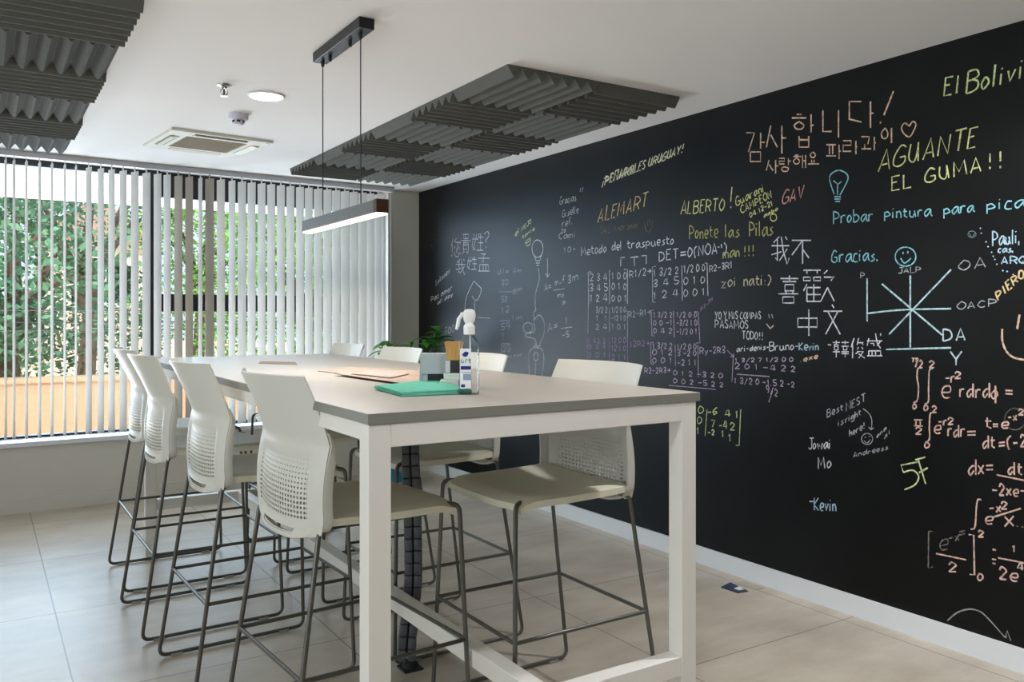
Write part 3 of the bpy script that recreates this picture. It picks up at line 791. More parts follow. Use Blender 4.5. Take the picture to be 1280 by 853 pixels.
paper('brochure', ((438, 467.5), (488, 472.5), (512, 467.5), (462, 464)), 'small greyish leaflet lying on top of the tan brochures', M['paper_grey'], TZ+.0115, .0008, 'brochure', 'brochures fanned on the table', .001)

# desk objects behind the cloth
p0 = onz(543, 481, TZ)
ph = thing('desk_dispenser', 'small light grey dispenser box with black recess below, behind the green cloth', 'dispenser', (p0.x, p0.y, TZ), -YAW+math.radians(6))
bm = B()
for q_ in ((-.050, -.042, -.01, .055, 0, .102), (.042, .050, -.01, .055, 0, .102), (-.042, .042, .05, .055, 0, .102), (-.042, .042, -.01, .05, .036, .102)): box(bm, *q_)
bmesh.ops.remove_doubles(bm, verts=bm.verts[:], dist=.0004)
for v in bm.verts:
    if v.co.z > .09: v.co.x *= .90; v.co.y += .006
obj('case', bm, M['greycard'], ph)
bm = B(); box(bm, -.040, -.022, -.004, .03, 0, .035); obj('grey_block', bm, M['smoke'], ph)
bm = B(); box(bm, -.022, .040, -.008, .045, 0, .0355, bev=.003); obj('black_tray', bm, M['black_pl'], ph)
p1 = onz(566, 483.5, TZ)
for k, (lab, dx, z, w) in enumerate((('white box at the bottom of the small stack beside the spray bottle', -.004, 0, .036), ('white box on top of the stack, carrying the wooden brush', .004, .0215, .033))):
    t = thing('small_box', lab, 'box', (p1.x+dx*CT, p1.y-dx*ST, TZ+z), -YAW, 'white boxes by the spray bottle')
    bm = B(); box(bm, -w, w, 0, .06, .0002, .013, bev=.001); obj('tray', bm, M['whitebox'], t)
    bm = B(); box(bm, -w-.0008, w+.0008, -.0008, .0608, .0132, .0208, bev=.001); obj('lid', bm, M['whitebox'], t)
    bm = B(); box(bm, w-.014, w+.0012, -.0012, .0612, .002, .0206); obj('side_sticker', bm, M['kraft'], t)
br = thing('eraser_brush', 'wooden handled block brush standing on the white boxes beside the spray bottle', 'brush', (p1.x+.014*CT-.0*ST, p1.y-.014*ST+.02, TZ+.0430), -YAW)
bm = B(); box(bm, -.027, .022, -.012, .026, 0, .041, bev=.003); obj('bristle_block', bm, M['black_pl'], br)
bm = B(); box(bm, -.027, -.012, -.0125, -.012, .001, .040); obj('grey_edge', bm, M['smoke'], br)
bm = B(); prism(bm, [(-.021, .041), (.020, .041), (.030, .098), (.026, .101), (-.028, .101), (-.031, .098)], -.010, .022)
for v in bm.verts: v.co = Vector((v.co.x, v.co.z, v.co.y))
obj('wooden_handle', bm, M['brushwood'], br)

# ------------------------------------------------------------------ plant, sockets
pl = thing('potted_plant', 'tall leafy green plant in a teal pot in the corner by the chalkboard', 'plant', (2.84, 6.17, 0))
bm = B(); lathe(bm, [(.10, 0), (.105, .004), (.135, .20), (.138, .21), (.128, .21), (.124, .18)], 28); obj('pot', bm, M['teal'], pl, smooth=True)
bm = B(); lathe(bm, [(.124, .17), (.124, .178), (.02, .186)], 20); obj('soil', bm, M['soil'], pl)
rnd = random.Random(5)
def blade(bm, base, d, L, w, droop, fold=.25):
    n = 7; side = d.cross(Vector((0, 0, 1))); side.normalize(); rows = []
    for i in range(n+1):
        t = i/n; p = base+d*(L*t)+Vector((0, 0, -droop*t*t)); ww = w*math.sin(PI*min(.985, .08+t*.92))**.8
        rows.append((bm.verts.new(p-side*ww+Vector((0, 0, ww*fold))), bm.verts.new(p), bm.verts.new(p+side*ww+Vector((0, 0, ww*fold)))))
    for a, b_ in zip(rows, rows[1:]):
        bm.faces.new((a[0], a[1], b_[1], b_[0])); bm.faces.new((a[1], a[2], b_[2], b_[1]))
tips = []
for px, py, yy in ((478, 433, 6.0), (486, 428, 5.9), (509, 436, 6.0), (515, 428, 5.9), (524, 436, 5.8), (534, 426, 5.75), (541, 419, 5.7), (548, 414, 5.7), (552, 424, 5.75), (545, 436, 5.7), (530, 440, 5.8), (500, 445, 6.2), (515, 452, 6.1)):
    q_ = ony(px, py, yy); tips.append((q_.x-2.84, q_.y-6.17, q_.z))
for k, (dx, dy, z) in enumerate(tips):
    bm = B(); e = Vector((dx, dy, z)); tube(bm, bend([(rnd.uniform(-.03, .03), rnd.uniform(-.03, .03), .17), (dx*.30, dy*.30, z*.75), e], .3, 6), .006, 6)
    st = obj('stem', bm, M['stem'], pl, smooth=True)
    for q_ in range(5):
        a = q_*1.25+k*2+rnd.random()*.6; up = rnd.uniform(-.1, .8)
        bm = B(); blade(bm, e+Vector((0, 0, -.02*q_)), Vector((math.cos(a), math.sin(a), up)).normalized(), rnd.uniform(.10, .15), rnd.uniform(.026, .040), .05)
        bmesh.ops.solidify(bm, geom=bm.faces[:], thickness=.0008)
        obj('leaf', bm, M['leaf'], st, smooth=True)
so = thing('wall_socket', 'white double power socket low on the wall under the window', 'power socket', (1.56, WY(1.56, -.014), .045), WROT)
bm = B(); box(bm, -.055, .055, -.008, 0, -.035, .035, bev=.002); obj('socket_plate', bm, M['socket'], so)
for x in (-.024, .024):
    bm = B(); lathe(bm, [(.013, -.0092), (.013, -.0078)], 14)
    for v in bm.verts: v.co = Vector((v.co.x+x, v.co.z, v.co.y))
    obj('outlet', bm, M['dark'], so)
fp = [onz(*p_, 0) for p_ in ((901, 735), (913, 729), (935, 740), (922, 742))]
fc = sum(fp, Vector())/4
t = thing('floor_socket', 'navy floor socket plate with white mark on the beige tiles', 'floor socket', (fc.x, fc.y, 0))
bm = B(); prism(bm, [(v.x-fc.x, v.y-fc.y) for v in fp], 0, .004); obj('plate', bm, M['navyplate'], t)
bm = B(); a_ = [(.62*(p_.x-fc.x)*.8+.012, .62*(p_.y-fc.y)*.5-.02) for p_ in fp]; prism(bm, a_, .004, .0048); obj('white_mark', bm, M['trim'], t)
gp = [onz(*p_, 0) for p_ in ((919, 730), (930, 726.5), (955, 736), (945, 738))]
gc = sum(gp, Vector())/4
t = thing('floor_cover', 'flat grey floor cover plate beside the navy floor socket', 'floor cover', (gc.x, gc.y, 0))
bm = B(); prism(bm, [(v.x-gc.x, v.y-gc.y) for v in gp], 0, .003); obj('plate', bm, M['greyplate'], t)
bm = B(); prism(bm, [((v.x-gc.x)*.8, (v.y-gc.y)*.8) for v in gp], .003, .0036); obj('inset', bm, M['greyplate'], t)
#CHALK
# ------------------------------------------------------------------ chalk writing on the board
GL = {}
for ln in '''A 4|02 29 42;14 34
B 4|02 09;~09 39 47 26 06;~26 45 43 22 02
C 4|~48 29 06 04 22 43
D 4|02 09;~09 38 45 33 02
E 3|39 09 02 32;06 26
F 3|39 09 02;06 26
G 4|~48 29 06 03 22 43 45;45 25
H 4|02 09;42 49;06 46
I 2|12 19
J 3|~39 33 12 03;19 59
K 4|02 09;49 05 42
L 3|09 02 32
M 5|02 09 24 49 52
N 4|02 09 42 49
O 4|~29 06 04 22 44 47 29
P 4|02 09;~09 38 46 25 05
Q 4|~29 06 04 22 44 47 29;24 51
R 4|02 09;~09 38 46 25 05;25 42
S 3|~38 19 07 16 34 22 03
T 4|09 49;29 22
U 4|~09 04 22 34 39;39 42
V 4|09 22 49
W 6|09 12 27 42 69
X 4|02 49;09 42
Y 4|09 25;49 25 22
Z 4|09 49 02 42
a 4|~46 26 04 12 34 46;46 43 52
b 4|09 02;~05 26 44 22 02
c 3|~36 16 03 12 32
d 4|~46 26 04 12 34;49 42
e 3|~04 34 36 16 04 12 32
f 3|~39 18 12;05 25
g 4|~46 26 04 13 34 46;~46 41 20 01
h 3|09 02;~04 26 35 32
i 1|06 02;08 08
j 2|~16 11 00;18 18
k 3|09 02;36 04 32
l 1|09 02
m 5|06 02;~05 16 25 22;~25 46 54 52
n 3|06 02;~05 26 34 32
o 3|~16 04 12 34 26 16
p 4|06 00;~05 26 44 23 03
q 4|~46 26 04 13 34 46;46 40
r 3|06 02;~04 16 36
s 3|~36 15 24 33 12 02
t 3|18 13 32;06 36
u 4|~06 03 22 34;36 42
v 3|06 12 36
w 5|06 12 25 42 56
x 3|06 32;36 02
y 4|06 23;46 10
z 3|06 36 02 32
0 3|~19 06 04 12 34 37 19
1 2|07 19 12
2 3|~07 19 37 25 02;02 32
3 3|~08 29 37 15 34 22 03
4 4|29 04 44;39 32
5 3|39 09 06;~06 35 33 12 03
6 3|~39 06 03 12 34 15 04
7 3|09 39 12
8 3|~16 08 19 38 26 04 12 34 16
9 3|~36 15 07 19 38 36 22
! 2|19 15;13 12
? 3|~08 29 37 15 14;12 12
. 1|02 03
, 1|03 01
: 1|03 03;06 06
- 3|05 35
= 4|04 44;06 46
/ 3|01 39
( 2|~29 07 04 11
) 2|~09 27 24 01
| 1|00 0Z
> 4|05 45;27 45 23
+ 4|05 45;27 23
^ 3|07 29 37
_ 3|02 32
¡ 2|16 11;18 19
ñ 3|06 02;~05 26 34 32;08 38
Ñ 4|02 09 42 49;0A 4A
♥ 5|~27 38 57 24;~27 18 06 24
θ 3|~19 06 04 12 34 37 19;05 35
φ 4|~26 04 12 34 26;28 20'''.split('\n'):
    k, rest = ln[0], ln[2:]
    w_, ss = rest.split('|', 1) if k != '|' else (rest[0], rest[2:])
    GL[k] = (int(w_), ss)
def dig(c): return '0123456789ABCDEFGHIJKLMNOPQRSTUVWXYZ'.index(c) if c != 'Z' else 11
def catmull(p, n=5):
    out = []
    for i in range(len(p)-1):
        a, b_, c, d = p[max(i-1, 0)], p[i], p[i+1], p[min(i+2, len(p)-1)]
        for k in range(n):
            t = k/n
            out.append(tuple(.5*((2*b_[q])+(-a[q]+c[q])*t+(2*a[q]-5*b_[q]+4*c[q]-d[q])*t*t+(-a[q]+3*b_[q]-3*c[q]+d[q])*t**3) for q in (0, 1)))
    out.append(p[-1]); return out
def strokes_of(ss):
    for s_ in ss.split(';'):
        if not s_: continue
        sm = s_[0] == '~'
        pts = [(dig(t[0]), dig(t[1])) for t in s_.lstrip('~').split()]
        if len(pts) > 1 and pts[0] == pts[1]: pts[1] = (pts[0][0]+.35, pts[0][1]-.35)
        yield catmull(pts) if sm and len(pts) > 2 else pts
CHK = {}
def chalk(rgb, dens=.9):
    rgb = tuple(int(v+(236-v)*.28) if v > 160 or max(rgb) > 200 else v for v in rgb)
    k = rgb+(dens,)
    if k not in CHK: CHK[k] = chalk_mat('%d_%d_%d' % rgb, rgb, dens)
    return CHK[k]
jit = random.Random(3)
def txt(s_, x0, y0, x1, y1, cap, slant=0.0, wob=.25):      # baseline from (x0, y0) to (x1, y1), cap height in the frame's pixels
    ws = [2.6 if c == ' ' else GL.get(c, (3, ''))[0]+1.7 for c in s_]; tot = sum(ws)-1.7; out = []; u = 0
    up = cap/7.0
    for c, w_ in zip(s_, ws):
        if c in GL:
            jy = jit.uniform(-wob, wob); js = jit.uniform(.92, 1.08)
            for st in strokes_of(GL[c][1]):
                q_ = []
                for gx, gy in st:
                    t = (u+gx*js)/tot; h_ = (gy-2+jy)*up*js
                    q_.append((x0+(x1-x0)*t+slant*h_, y0+(y1-y0)*t-h_))
                out.append(q_)
        u += w_
    return out
def han(ss, x0, y0, x1, y1):                               # strokes drawn on a 10 x 10 field (y down) inside a box
    out = []
    for st in strokes_of(ss): out.append([(x0+(x1-x0)*a/9, y0+(y1-y0)*b_/9) for a, b_ in st])
    return out
def ln(*p): return [list(p)]
def cv(*p): return [catmull(list(p), 6)]
def circ(cx_, cy_, rx, ry, a0=0, a1=2*PI, n=18): return [[(cx_+rx*math.cos(a0+(a1-a0)*i/n), cy_+ry*math.sin(a0+(a1-a0)*i/n)) for i in range(n+1)]]
def write(label, rgb, strokes, w=.0030, dens=.9, name='chalk_lettering'):
    bm = B()
    for k, st in enumerate(strokes):
        lay = .0006+.00012*(k % 4)
        P_ = [onx(px, py, XR) for px, py in st]; P_ = [(p.y, p.z) for p in P_]
        Q = [P_[0]]
        for p in P_[1:]:
            if abs(p[0]-Q[-1][0])+abs(p[1]-Q[-1][1]) > .0012: Q.append(p)
        if len(Q) < 2: Q.append((Q[0][0]-.006, Q[0][1]-.004))
        L_, R_ = [], []
        n = len(Q)
        for i in range(n):
            a = Q[max(i-1, 0)]; c = Q[min(i+1, n-1)]
            dy, dz = c[0]-a[0], c[1]-a[1]; l = math.hypot(dy, dz) or 1
            ww = w*jit.uniform(.8, 1.15)
            L_.append(bm.verts.new((XR-lay, Q[i][0]-dz/l*ww, Q[i][1]+dy/l*ww))); R_.append(bm.verts.new((XR-lay, Q[i][0]+dz/l*ww, Q[i][1]-dy/l*ww)))
        for i in range(n-1): bm.faces.new((L_[i], L_[i+1], R_[i+1], R_[i]))
    o = obj(name, bm, chalk(rgb, dens), wall_r); o['label'] = label
    return o
YEL, PEA, CYA, WHI, ORA, LIL, GRN, PNK = (226, 226, 130), (228, 184, 146), (110, 196, 210), (226, 228, 236), (226, 186, 110), (206, 180, 216), (206, 230, 140), (228, 140, 130)
# Korean, upper right
K = {'gam': '00 40 16;70 75;73 93;26 76 79 29 26', 'sa': '20 07;23 57;70 79;74 94', 'hap': '20 40;01 61;~32 13 24 44 53 32;80 85;83 93;36 39 79 76;37 77',
     'ni': '10 17 57;80 89', 'da': '50 10 16 57;80 89;84 94', 'rang': '00 40 42 02 04 44;70 75;72 92;~46 27 39 69 77 46', 'hae': '10 30;01 51;~22 04 16 36 44 22;60 69;64 84;80 89',
     'yo': '~40 22 34 54 62 40;36 38;56 58;09 99', 'pa': '00 60;20 26;40 46;07 67;80 89;84 94', 'ra': '00 50 53 03 07 57;80 89;84 94', 'gwa': '00 50 45;25 28;08 68;80 89;84 94', 'i': '~30 03 16 46 53 30;80 89'}
st = []
for k, b_ in (('gam', (933, 166, 956, 202)), ('sa', (958, 157, 983, 192)), ('hap', (990, 143, 1017, 184)), ('ni', (1026, 138, 1051, 172)), ('da', (1058, 127, 1092, 160))): st += han(K[k], *b_)
st += ln((1117, 114), (1105, 144))+ln((1101, 152), (1100.5, 154.5))
write('large peach Korean words with exclamation mark', PEA, st, .0036)
st = []
for k, b_ in (('sa', (958, 200, 973, 217)), ('rang', (974, 198, 989, 214)), ('hae', (992, 194, 1009, 210)), ('yo', (1010, 190, 1024, 205)), ('pa', (1033, 181, 1051, 199)), ('ra', (1054, 176, 1072, 193)), ('gwa', (1077, 171, 1095, 188)), ('i', (1102, 160, 1116, 179))): st += han(K[k], *b_)
st += cv((1137, 158), (1131, 154), (1127, 160), (1130, 167), (1137, 171), (1143, 162), (1145, 155), (1141, 152), (1137, 158))
write('smaller peach Korean line ending in a heart', PEA, st)
write('lime words cut off at the edge of the view', GRN, txt('El', 1180, 120, 1199, 116, 24, .1)+txt('Bolivia', 1208, 116, 1296, 94, 26, .1), .0036)
write('large yellow-green capitals', YEL, txt('AGUANTE', 1098, 214, 1219, 184, 25, .15), .0032)
write('yellow-green capitals with two exclamation marks', YEL, txt('EL', 1115, 239, 1139, 234, 17)+txt('GUMA', 1157, 229, 1226, 214, 18)+txt('!', 1236, 212, 1239, 212, 18)+txt('!', 1249, 210, 1252, 210, 20), .0032)
write('cyan light bulb drawing', CYA, cv((1043, 243), (1039, 232), (1037, 222), (1041, 216), (1049, 213), (1058, 217), (1060, 224), (1055, 235), (1050, 244))+ln((1043, 246), (1051, 246))+ln((1043, 249), (1051, 249))+ln((1044, 252), (1050, 252))+ln((1047, 244), (1047, 230), (1042, 226))+ln((1047, 231), (1052, 227)), .0030, name='chalk_drawing')
write('long cyan line of handwriting', CYA, txt('Probar', 1042, 280, 1091, 276, 15)+txt('pintura', 1106, 273, 1163, 270, 14)+txt('para', 1180, 269, 1217, 265, 14)+txt('picar', 1234, 263, 1292, 258, 15), .0028)
write('cyan thank-you word', CYA, txt('Gracias.', 1040, 328, 1098, 326, 16), .0028)
write('cyan smiling face in a circle', CYA, circ(1132, 321, 13, 12)+cv((1126, 323), (1131, 329), (1139, 323))+ln((1129, 315), (1129, 318))+ln((1135, 314), (1135, 317)), .0028, name='chalk_drawing')
write('pale blue star-shaped axis diagram', (176, 222, 226), ln((1084, 348), (1084, 402))+cv((1084.5, 392), (1110, 389), (1138.6, 387), (1189, 386))+ln((1138, 344.5), (1138, 434.7))+ln((1102.5, 355), (1178, 419))+ln((1189, 337), (1111.5, 418))+ln((1107.7, 437), (1189, 435)), .0036, name='chalk_drawing')
write('small letters around the axis diagram', (186, 196, 200), txt('P', 1076, 348, 1081, 348, 8)+txt('JALP', 1123, 342, 1151, 340, 7)+txt('OA', 1199, 339, 1232, 334, 13)+txt('OACP', 1197, 387, 1245, 383, 9), .0022, .6)
write('two pale blue axis labels', (190, 214, 226), txt('DA', 1179, 427, 1207, 426, 16)+txt('Y', 1188, 457, 1203, 457, 18), .0032)
write('pale blue name with a dotted arc', (160, 204, 222), txt('Pauli,', 1241, 308, 1275, 304, 18)+txt('cas,', 1248, 316, 1267, 315, 8)+txt('ARQ', 1252, 330, 1282, 329, 9)+sum([ln((x, y), (x+1.4, y+1)) for x, y in ((1225, 285), (1226, 291), (1232, 302), (1234.5, 308), (1239, 315), (1241, 320), (1243, 324), (1245.5, 330), (1253, 338), (1258.5, 339), (1266, 343))], []), .0026)
write('faint small circle beside the dotted arc', (130, 150, 156), circ(1215, 293, 5, 4)+cv((1212, 292), (1215, 297), (1219, 291)), .002, .5, name='chalk_drawing')
write('tilted orange capitals', ORA, txt('PIERO', 1248, 376, 1281, 345, 10, -.4), .0030)
write('large orange smile', PEA, cv((1253, 411.5), (1253, 426), (1258, 439), (1267, 447), (1280, 450))+ln((1274.6, 393.5), (1271.5, 411.5))+ln((1284, 398), (1281, 412)), .0036, name='chalk_drawing')
ci = lambda x, y: (1100+x/3.878, 420+y/3.878)
def ctx(s_, a, b_, c, d, h_, sl=0): p, q_ = ci(a, b_), ci(c, d); return txt(s_, p[0], p[1], q_[0], q_[1], h_/3.878, sl)
def ccv(*p): return cv(*[ci(*q_) for q_ in p])
IP = (226, 176, 156)
write('peach double integral', IP, ccv((198, 156), (184, 160), (180, 200), (187, 250), (182, 310), (162, 325))+ccv((256, 160), (240, 168), (236, 250), (235, 318), (216, 332))+ctx('π', 150, 120, 170, 120, 30)+ctx('/2', 172, 148, 206, 155, 36)+ctx('0', 160, 354, 176, 354, 26)+ctx('2', 240, 155, 262, 155, 32)+ctx('0', 214, 364, 232, 364, 30)+ln(ci(155, 108), ci(186, 110))+ln(ci(163, 110), ci(160, 128))+ln(ci(176, 110), ci(177, 128))+ctx('e', 300, 298, 340, 296, 95)+ctx('-r', 318, 228, 362, 226, 50)+ctx('2', 364, 208, 392, 206, 34)+ctx('rdrd', 388, 298, 530, 300, 70)+ctx('φ', 540, 304, 578, 306, 70)+ctx('=', 608, 298, 645, 300, 60), .0030)
write('peach single integral', IP, ln(ci(165, 408), ci(206, 408))+ln(ci(176, 408), ci(174, 432))+ln(ci(195, 408), ci(196, 432))+ln(ci(165, 436), ci(208, 438))+ctx('2', 174, 478, 202, 478, 36)+ccv((262, 372), (244, 380), (240, 440), (240, 500), (220, 518))+ctx('2', 254, 372, 274, 372, 32)+ctx('0', 218, 544, 240, 544, 30)+ctx('e', 264, 474, 292, 472, 60)+ctx('-r', 284, 434, 324, 434, 44)+ctx('2', 330, 432, 354, 430, 32)+ctx('rdr', 330, 488, 410, 492, 60)+ctx('=', 424, 500, 462, 498, 54), .0030)
write('peach substitution for t', IP, ctx('t', 510, 450, 540, 450, 60)+ctx('=', 548, 450, 574, 450, 40)+ctx('e', 590, 448, 622, 446, 52)+ctx('-x', 622, 412, 662, 408, 40)+ctx('2', 672, 386, 694, 384, 28)+ctx('dt', 500, 546, 556, 544, 62)+ctx('=(-2', 576, 550, 704, 536, 56), .0030)
write('grey loop round the exponent', (126, 124, 118), circ(*ci(655, 404), 13, 13.5), .0022, .6, name='chalk_drawing')
write('peach fraction for dx', IP, ctx('dx=', 430, 674, 548, 668, 70)+ctx('dt', 622, 672, 690, 676, 66)+ln(ci(565, 674), ci(705, 702))+ctx('-2xe-', 545, 772, 704, 778, 56), .0032)
cj = lambda x, y: (1080+x/3.16, 560+y/3.16)
def djx(s_, a, b_, c, d, h_): p, q_ = cj(a, b_), cj(c, d); return txt(s_, p[0], p[1], q_[0], q_[1], h_/3.16)
def djl(*p): return ln(*[cj(*q_) for q_ in p])
write('peach integral with struck-out term', IP, cv(*[cj(*q_) for q_ in ((464, 206), (450, 206), (444, 240), (441, 295), (436, 318), (422, 322))])+djx('e', 480, 302, 506, 300, 46)+djx('-x', 496, 256, 540, 252, 40)+djx('2', 543, 244, 566, 242, 32)+djl((505, 276), (620, 240))+djx('x', 556, 310, 590, 308, 66)+djx('..', 606, 312, 634, 316, 20), .0030)
write('faded bracketed fraction', (150, 140, 132), djl((272, 330), (256, 330), (254, 476), (272, 470))+djx('e', 300, 404, 330, 398, 66)+djx('-x', 336, 376, 376, 366, 40)+djx('=', 376, 356, 400, 350, 40), .0026, .6)
write('peach fraction bar and limits', IP, djl((285, 418), (404, 443))+djx('2', 336, 490, 366, 490, 40)+djl((414, 343), (434, 345), (437, 502), (418, 500))+djx('2', 452, 352, 472, 352, 26)+djx('0', 450, 524, 470, 524, 30)+djl((508, 402), (522, 404))+djl((506, 440), (522, 442))+djl((508, 456), (520, 458))+djl((530, 435), (640, 456))+djx('1', 588, 412, 598, 412, 26)+djx('2e', 536, 520, 606, 526, 50)+djx('4', 606, 484, 628, 484, 28), .0032)
write('large lime figure and letter', GRN, ln(ci(182, 612), ci(102, 628), ci(114, 662))+ccv((114, 662), (160, 652), (188, 682), (170, 722), (120, 746))+ln(ci(184, 596), ci(222, 718))+ln(ci(172, 602), ci(220, 588))+ln(ci(190, 664), ci(232, 640)), .0034)
write('thin white arch above the skirting', (170, 176, 176), cv(*[cj(*q_) for q_ in ((330, 683), (368, 652), (415, 638), (460, 648), (500, 685), (556, 748))])+djl((560, 752), (565, 722), (580, 762)), .0026, .7, name='chalk_drawing')
write('two short white words, one above the other', WHI, txt('Jowai', 1011, 562, 1038, 561, 13)+txt('Mo', 1023, 586, 1039, 585, 14), .0026)
write('bluish signature', (176, 214, 236), txt('-', 1012, 631, 1017, 631, 10)+txt('Kevin', 1018, 638, 1045, 639, 16), .0028)
write('tilted white note with an arrow', (176, 182, 190), txt('Best', 1034, 522, 1054, 513, 10)+txt('NEST', 1058, 514, 1082, 501, 10)+txt('is', 1048, 533, 1054, 530, 8)+txt('right', 1057, 529, 1076, 519, 8)+txt('here!', 1062, 546, 1081, 536, 8)+cv((1079, 511), (1087, 518), (1090, 527), (1089, 537))+ln((1086, 534), (1089, 537.5), (1092, 535)), .0022, .8)
write('small chalk face with signatures', (176, 182, 190), circ(1084, 549, 7, 7)+ln((1081, 547), (1083, 547))+ln((1086, 546), (1088, 546))+cv((1080, 551), (1084, 554), (1088, 550))+txt('Andreess', 1067, 572, 1110, 562, 6)+txt('ana', 1096, 548, 1108, 537, 5)+txt('sl', 1105, 549, 1113, 542, 5), .0020, .7)
# Chinese characters
H = {'wo': '40 12;03 93;31 38 27;06 55;50 65 89 97;84 48;70 81', 'bu': '01 91;51 06;51 59;54 87', 'xi': '11 91;50 52;22 82;33 73 75 35 33;35 46;75 66;06 96;27 77 79 29 27',
     'huan': '00 50;10 11;40 41;02 22 23 03 02;32 52 53 33 32;14 06;15 19;15 55;17 57;19 59;34 39;70 61;62 92 83;75 59;75 99', 'zhong': '13 83 86 16 13;50 59', 'wen': '40 51;02 92;72 19;22 89',
     'han': '01 41;20 22;12 32 35 15 12;13 33;06 46;25 29;51 91;70 72;53 93;63 83 85 65 63;56 96;57 97;76 79', 'jun': '20 04;13 19;50 43;42 82;72 83;54 45;74 85;56 37;46 86 59;57 99',
     'sheng': '03 93;12 05;50 64 86;83 65;80 81;24 44 45;17 87 89;17 19;37 39;57 59;09 99', 'nin': '20 04;13 17;50 32;42 92 83;62 66 55;44 35;74 85;18 09;37 49 79 77;56 57;87 98',
     'gui': '20 70 72 22 20;40 43;03 93;24 74 78;24 28;25 75;27 77;38 19;58 79', 'xing': '20 07 39;40 19;03 53;60 52;52 92;55 95;49 99;70 79', 'meng': '21 61 42 45 34;03 93;16 86 88;16 19;46 49;66 69;09 99'}
write('white Chinese characters in three rows', WHI, han(H['wo'], 964.5, 296, 986.6, 330)+han(H['bu'], 990, 297, 1014, 330)+han(H['xi'], 973, 344.5, 998, 379)+han(H['huan'], 1004.5, 338, 1043, 377)+han(H['zhong'], 994, 387, 1025, 420)+han(H['wen'], 1029.6, 381, 1053, 418), .0032)
write('small white Chinese name', WHI, han(H['han'], 1041, 426, 1061, 447)+han(H['jun'], 1064, 423, 1081, 448)+han(H['sheng'], 1084, 417, 1103, 445)+ln((1035, 431), (1039, 431.5)), .0026)
CN = (212, 206, 220)
write('pale Chinese question', CN, han(H['nin'], 564, 298, 576, 321)+han(H['gui'], 577, 293, 588, 317)+han(H['xing'], 590, 292, 604, 313)+txt('?', 605.5, 309, 611, 308, 18), .0030)
write('pale Chinese answer under the question', CN, han(H['wo'], 570, 324, 582, 344)+han(H['xing'], 584, 321, 596, 337)+han(H['meng'], 598, 315, 612, 339), .0030)
# names and greetings in the middle
write('yellow capitals with a tall exclamation mark', YEL, txt('ALBERTO', 851, 268.5, 905, 263, 16, .1)+ln((915, 234), (913.5, 252))+ln((913.5, 258), (914, 260)), .0034)
write('ochre capitals', ORA, txt('ALEMART', 747, 279, 808, 258, 18, .15), .0036)
write('faint ochre line under ochre capitals', (150, 140, 112), txt('Sos o arena', 751, 292, 797, 285, 8)+ln((806, 279), (807, 287), (811, 291), (815, 284), (816, 276))+ln((809, 275), (810, 283))+ln((812, 273), (813, 281)), .0026, .6)
UR = txt('¡PEÑAROL ES URUGUAY!', 752, 233, 853, 191, 11, .25)
write('tilted overwritten yellowish capitals near the ceiling', (224, 222, 176), UR+txt('PEÑAROL', 756, 231, 797, 214, 11, .1), .0034)
write('tilted lime lines with a date', YEL, txt('Guarani', 921, 258, 955, 239, 10, -.2)+txt('CAMPEON', 927, 267, 965, 247, 9, -.2)+txt('04.12-21', 938, 272, 966, 257, 6, -.2)+txt('aabo', 955, 272, 972, 263, 5)+circ(967, 272, 4, 4.5), .0026)
write('red initials', PNK, txt('GAV', 978, 256, 1004, 247, 16, .1), .0032)
PO = (186, 184, 130)
write('muted yellow handwriting', PO, txt('Ponete', 862, 299, 897, 297, 17)+txt('las', 907, 297, 924, 296, 16)+txt('Pilas', 937, 296, 966, 294, 18), .0032)
write('short muted yellow word with exclamation marks', PO, txt('man', 904, 323, 924, 321, 13)+txt('!!!', 930, 321, 943, 320, 14), .0032)
write('tan words with a typed smile', (206, 190, 150), txt('zoi', 902, 360, 920, 358, 13)+txt('nati', 930, 358, 953, 356, 14)+txt(':)', 956, 357, 963, 355, 11), .0032)
write('white heading above the matrices', WHI, txt('Metodo', 727, 320, 758, 315, 11)+txt('del', 765, 313, 777, 312, 11)+txt('traspuesto', 784, 311, 842, 305, 11)+ln((776, 333), (776, 322), (781, 322))+ln((793, 322), (793, 333))+ln((788, 322), (798, 321))+ln((802, 320), (808, 319.5), (808, 330)), .0030)
write('bright white determinant formula', WHI, txt('DET=0', 824, 327, 865, 321, 12)+txt('(NOA', 868, 321, 896, 317, 13)+txt('-1', 897, 311, 903, 310, 5)+txt(')', 905, 318, 908, 317, 15), .0034)
MB_ = (214, 212, 222)
def mtx(rows, x0, x1, ys, h_, dy=0): return sum([txt(r_, x0, y, x1, y+dy, h_, 0, .1) for r_, y in zip(rows, ys)], [])
write('white matrix, first on the left', MB_, mtx(('2 3 4', '3 4 5', '1 2 4'), 738, 759, (351, 364, 377), 9)+mtx(('1 0 0', '0 1 0', '0 0 1'), 765, 783, (349, 362, 377), 8)+ln((739, 340), (735.5, 340), (736, 380))+ln((762, 338), (762, 380))+ln((780, 337), (784.5, 337), (784.5, 380)), .0026)
write('white row operation with arrow', MB_, txt('R1/2>', 787, 348, 814, 343, 9), .0026)
write('white matrix, first on the right', MB_, mtx(('1 3/2 2', '3 4 5', '1 2 4'), 817, 848, (346, 359, 374), 9, -4)+mtx(('1/2 0 0', '0 1 0', '0 0 1'), 855, 881, (341, 356, 371), 9, -2)+ln((820, 333), (815.5, 334), (816, 378), (819, 378))+ln((852.5, 332), (853, 376))+ln((881, 329), (884, 329), (885, 370))+txt('R2-3R1', 887, 340, 915, 335, 8), .0026)
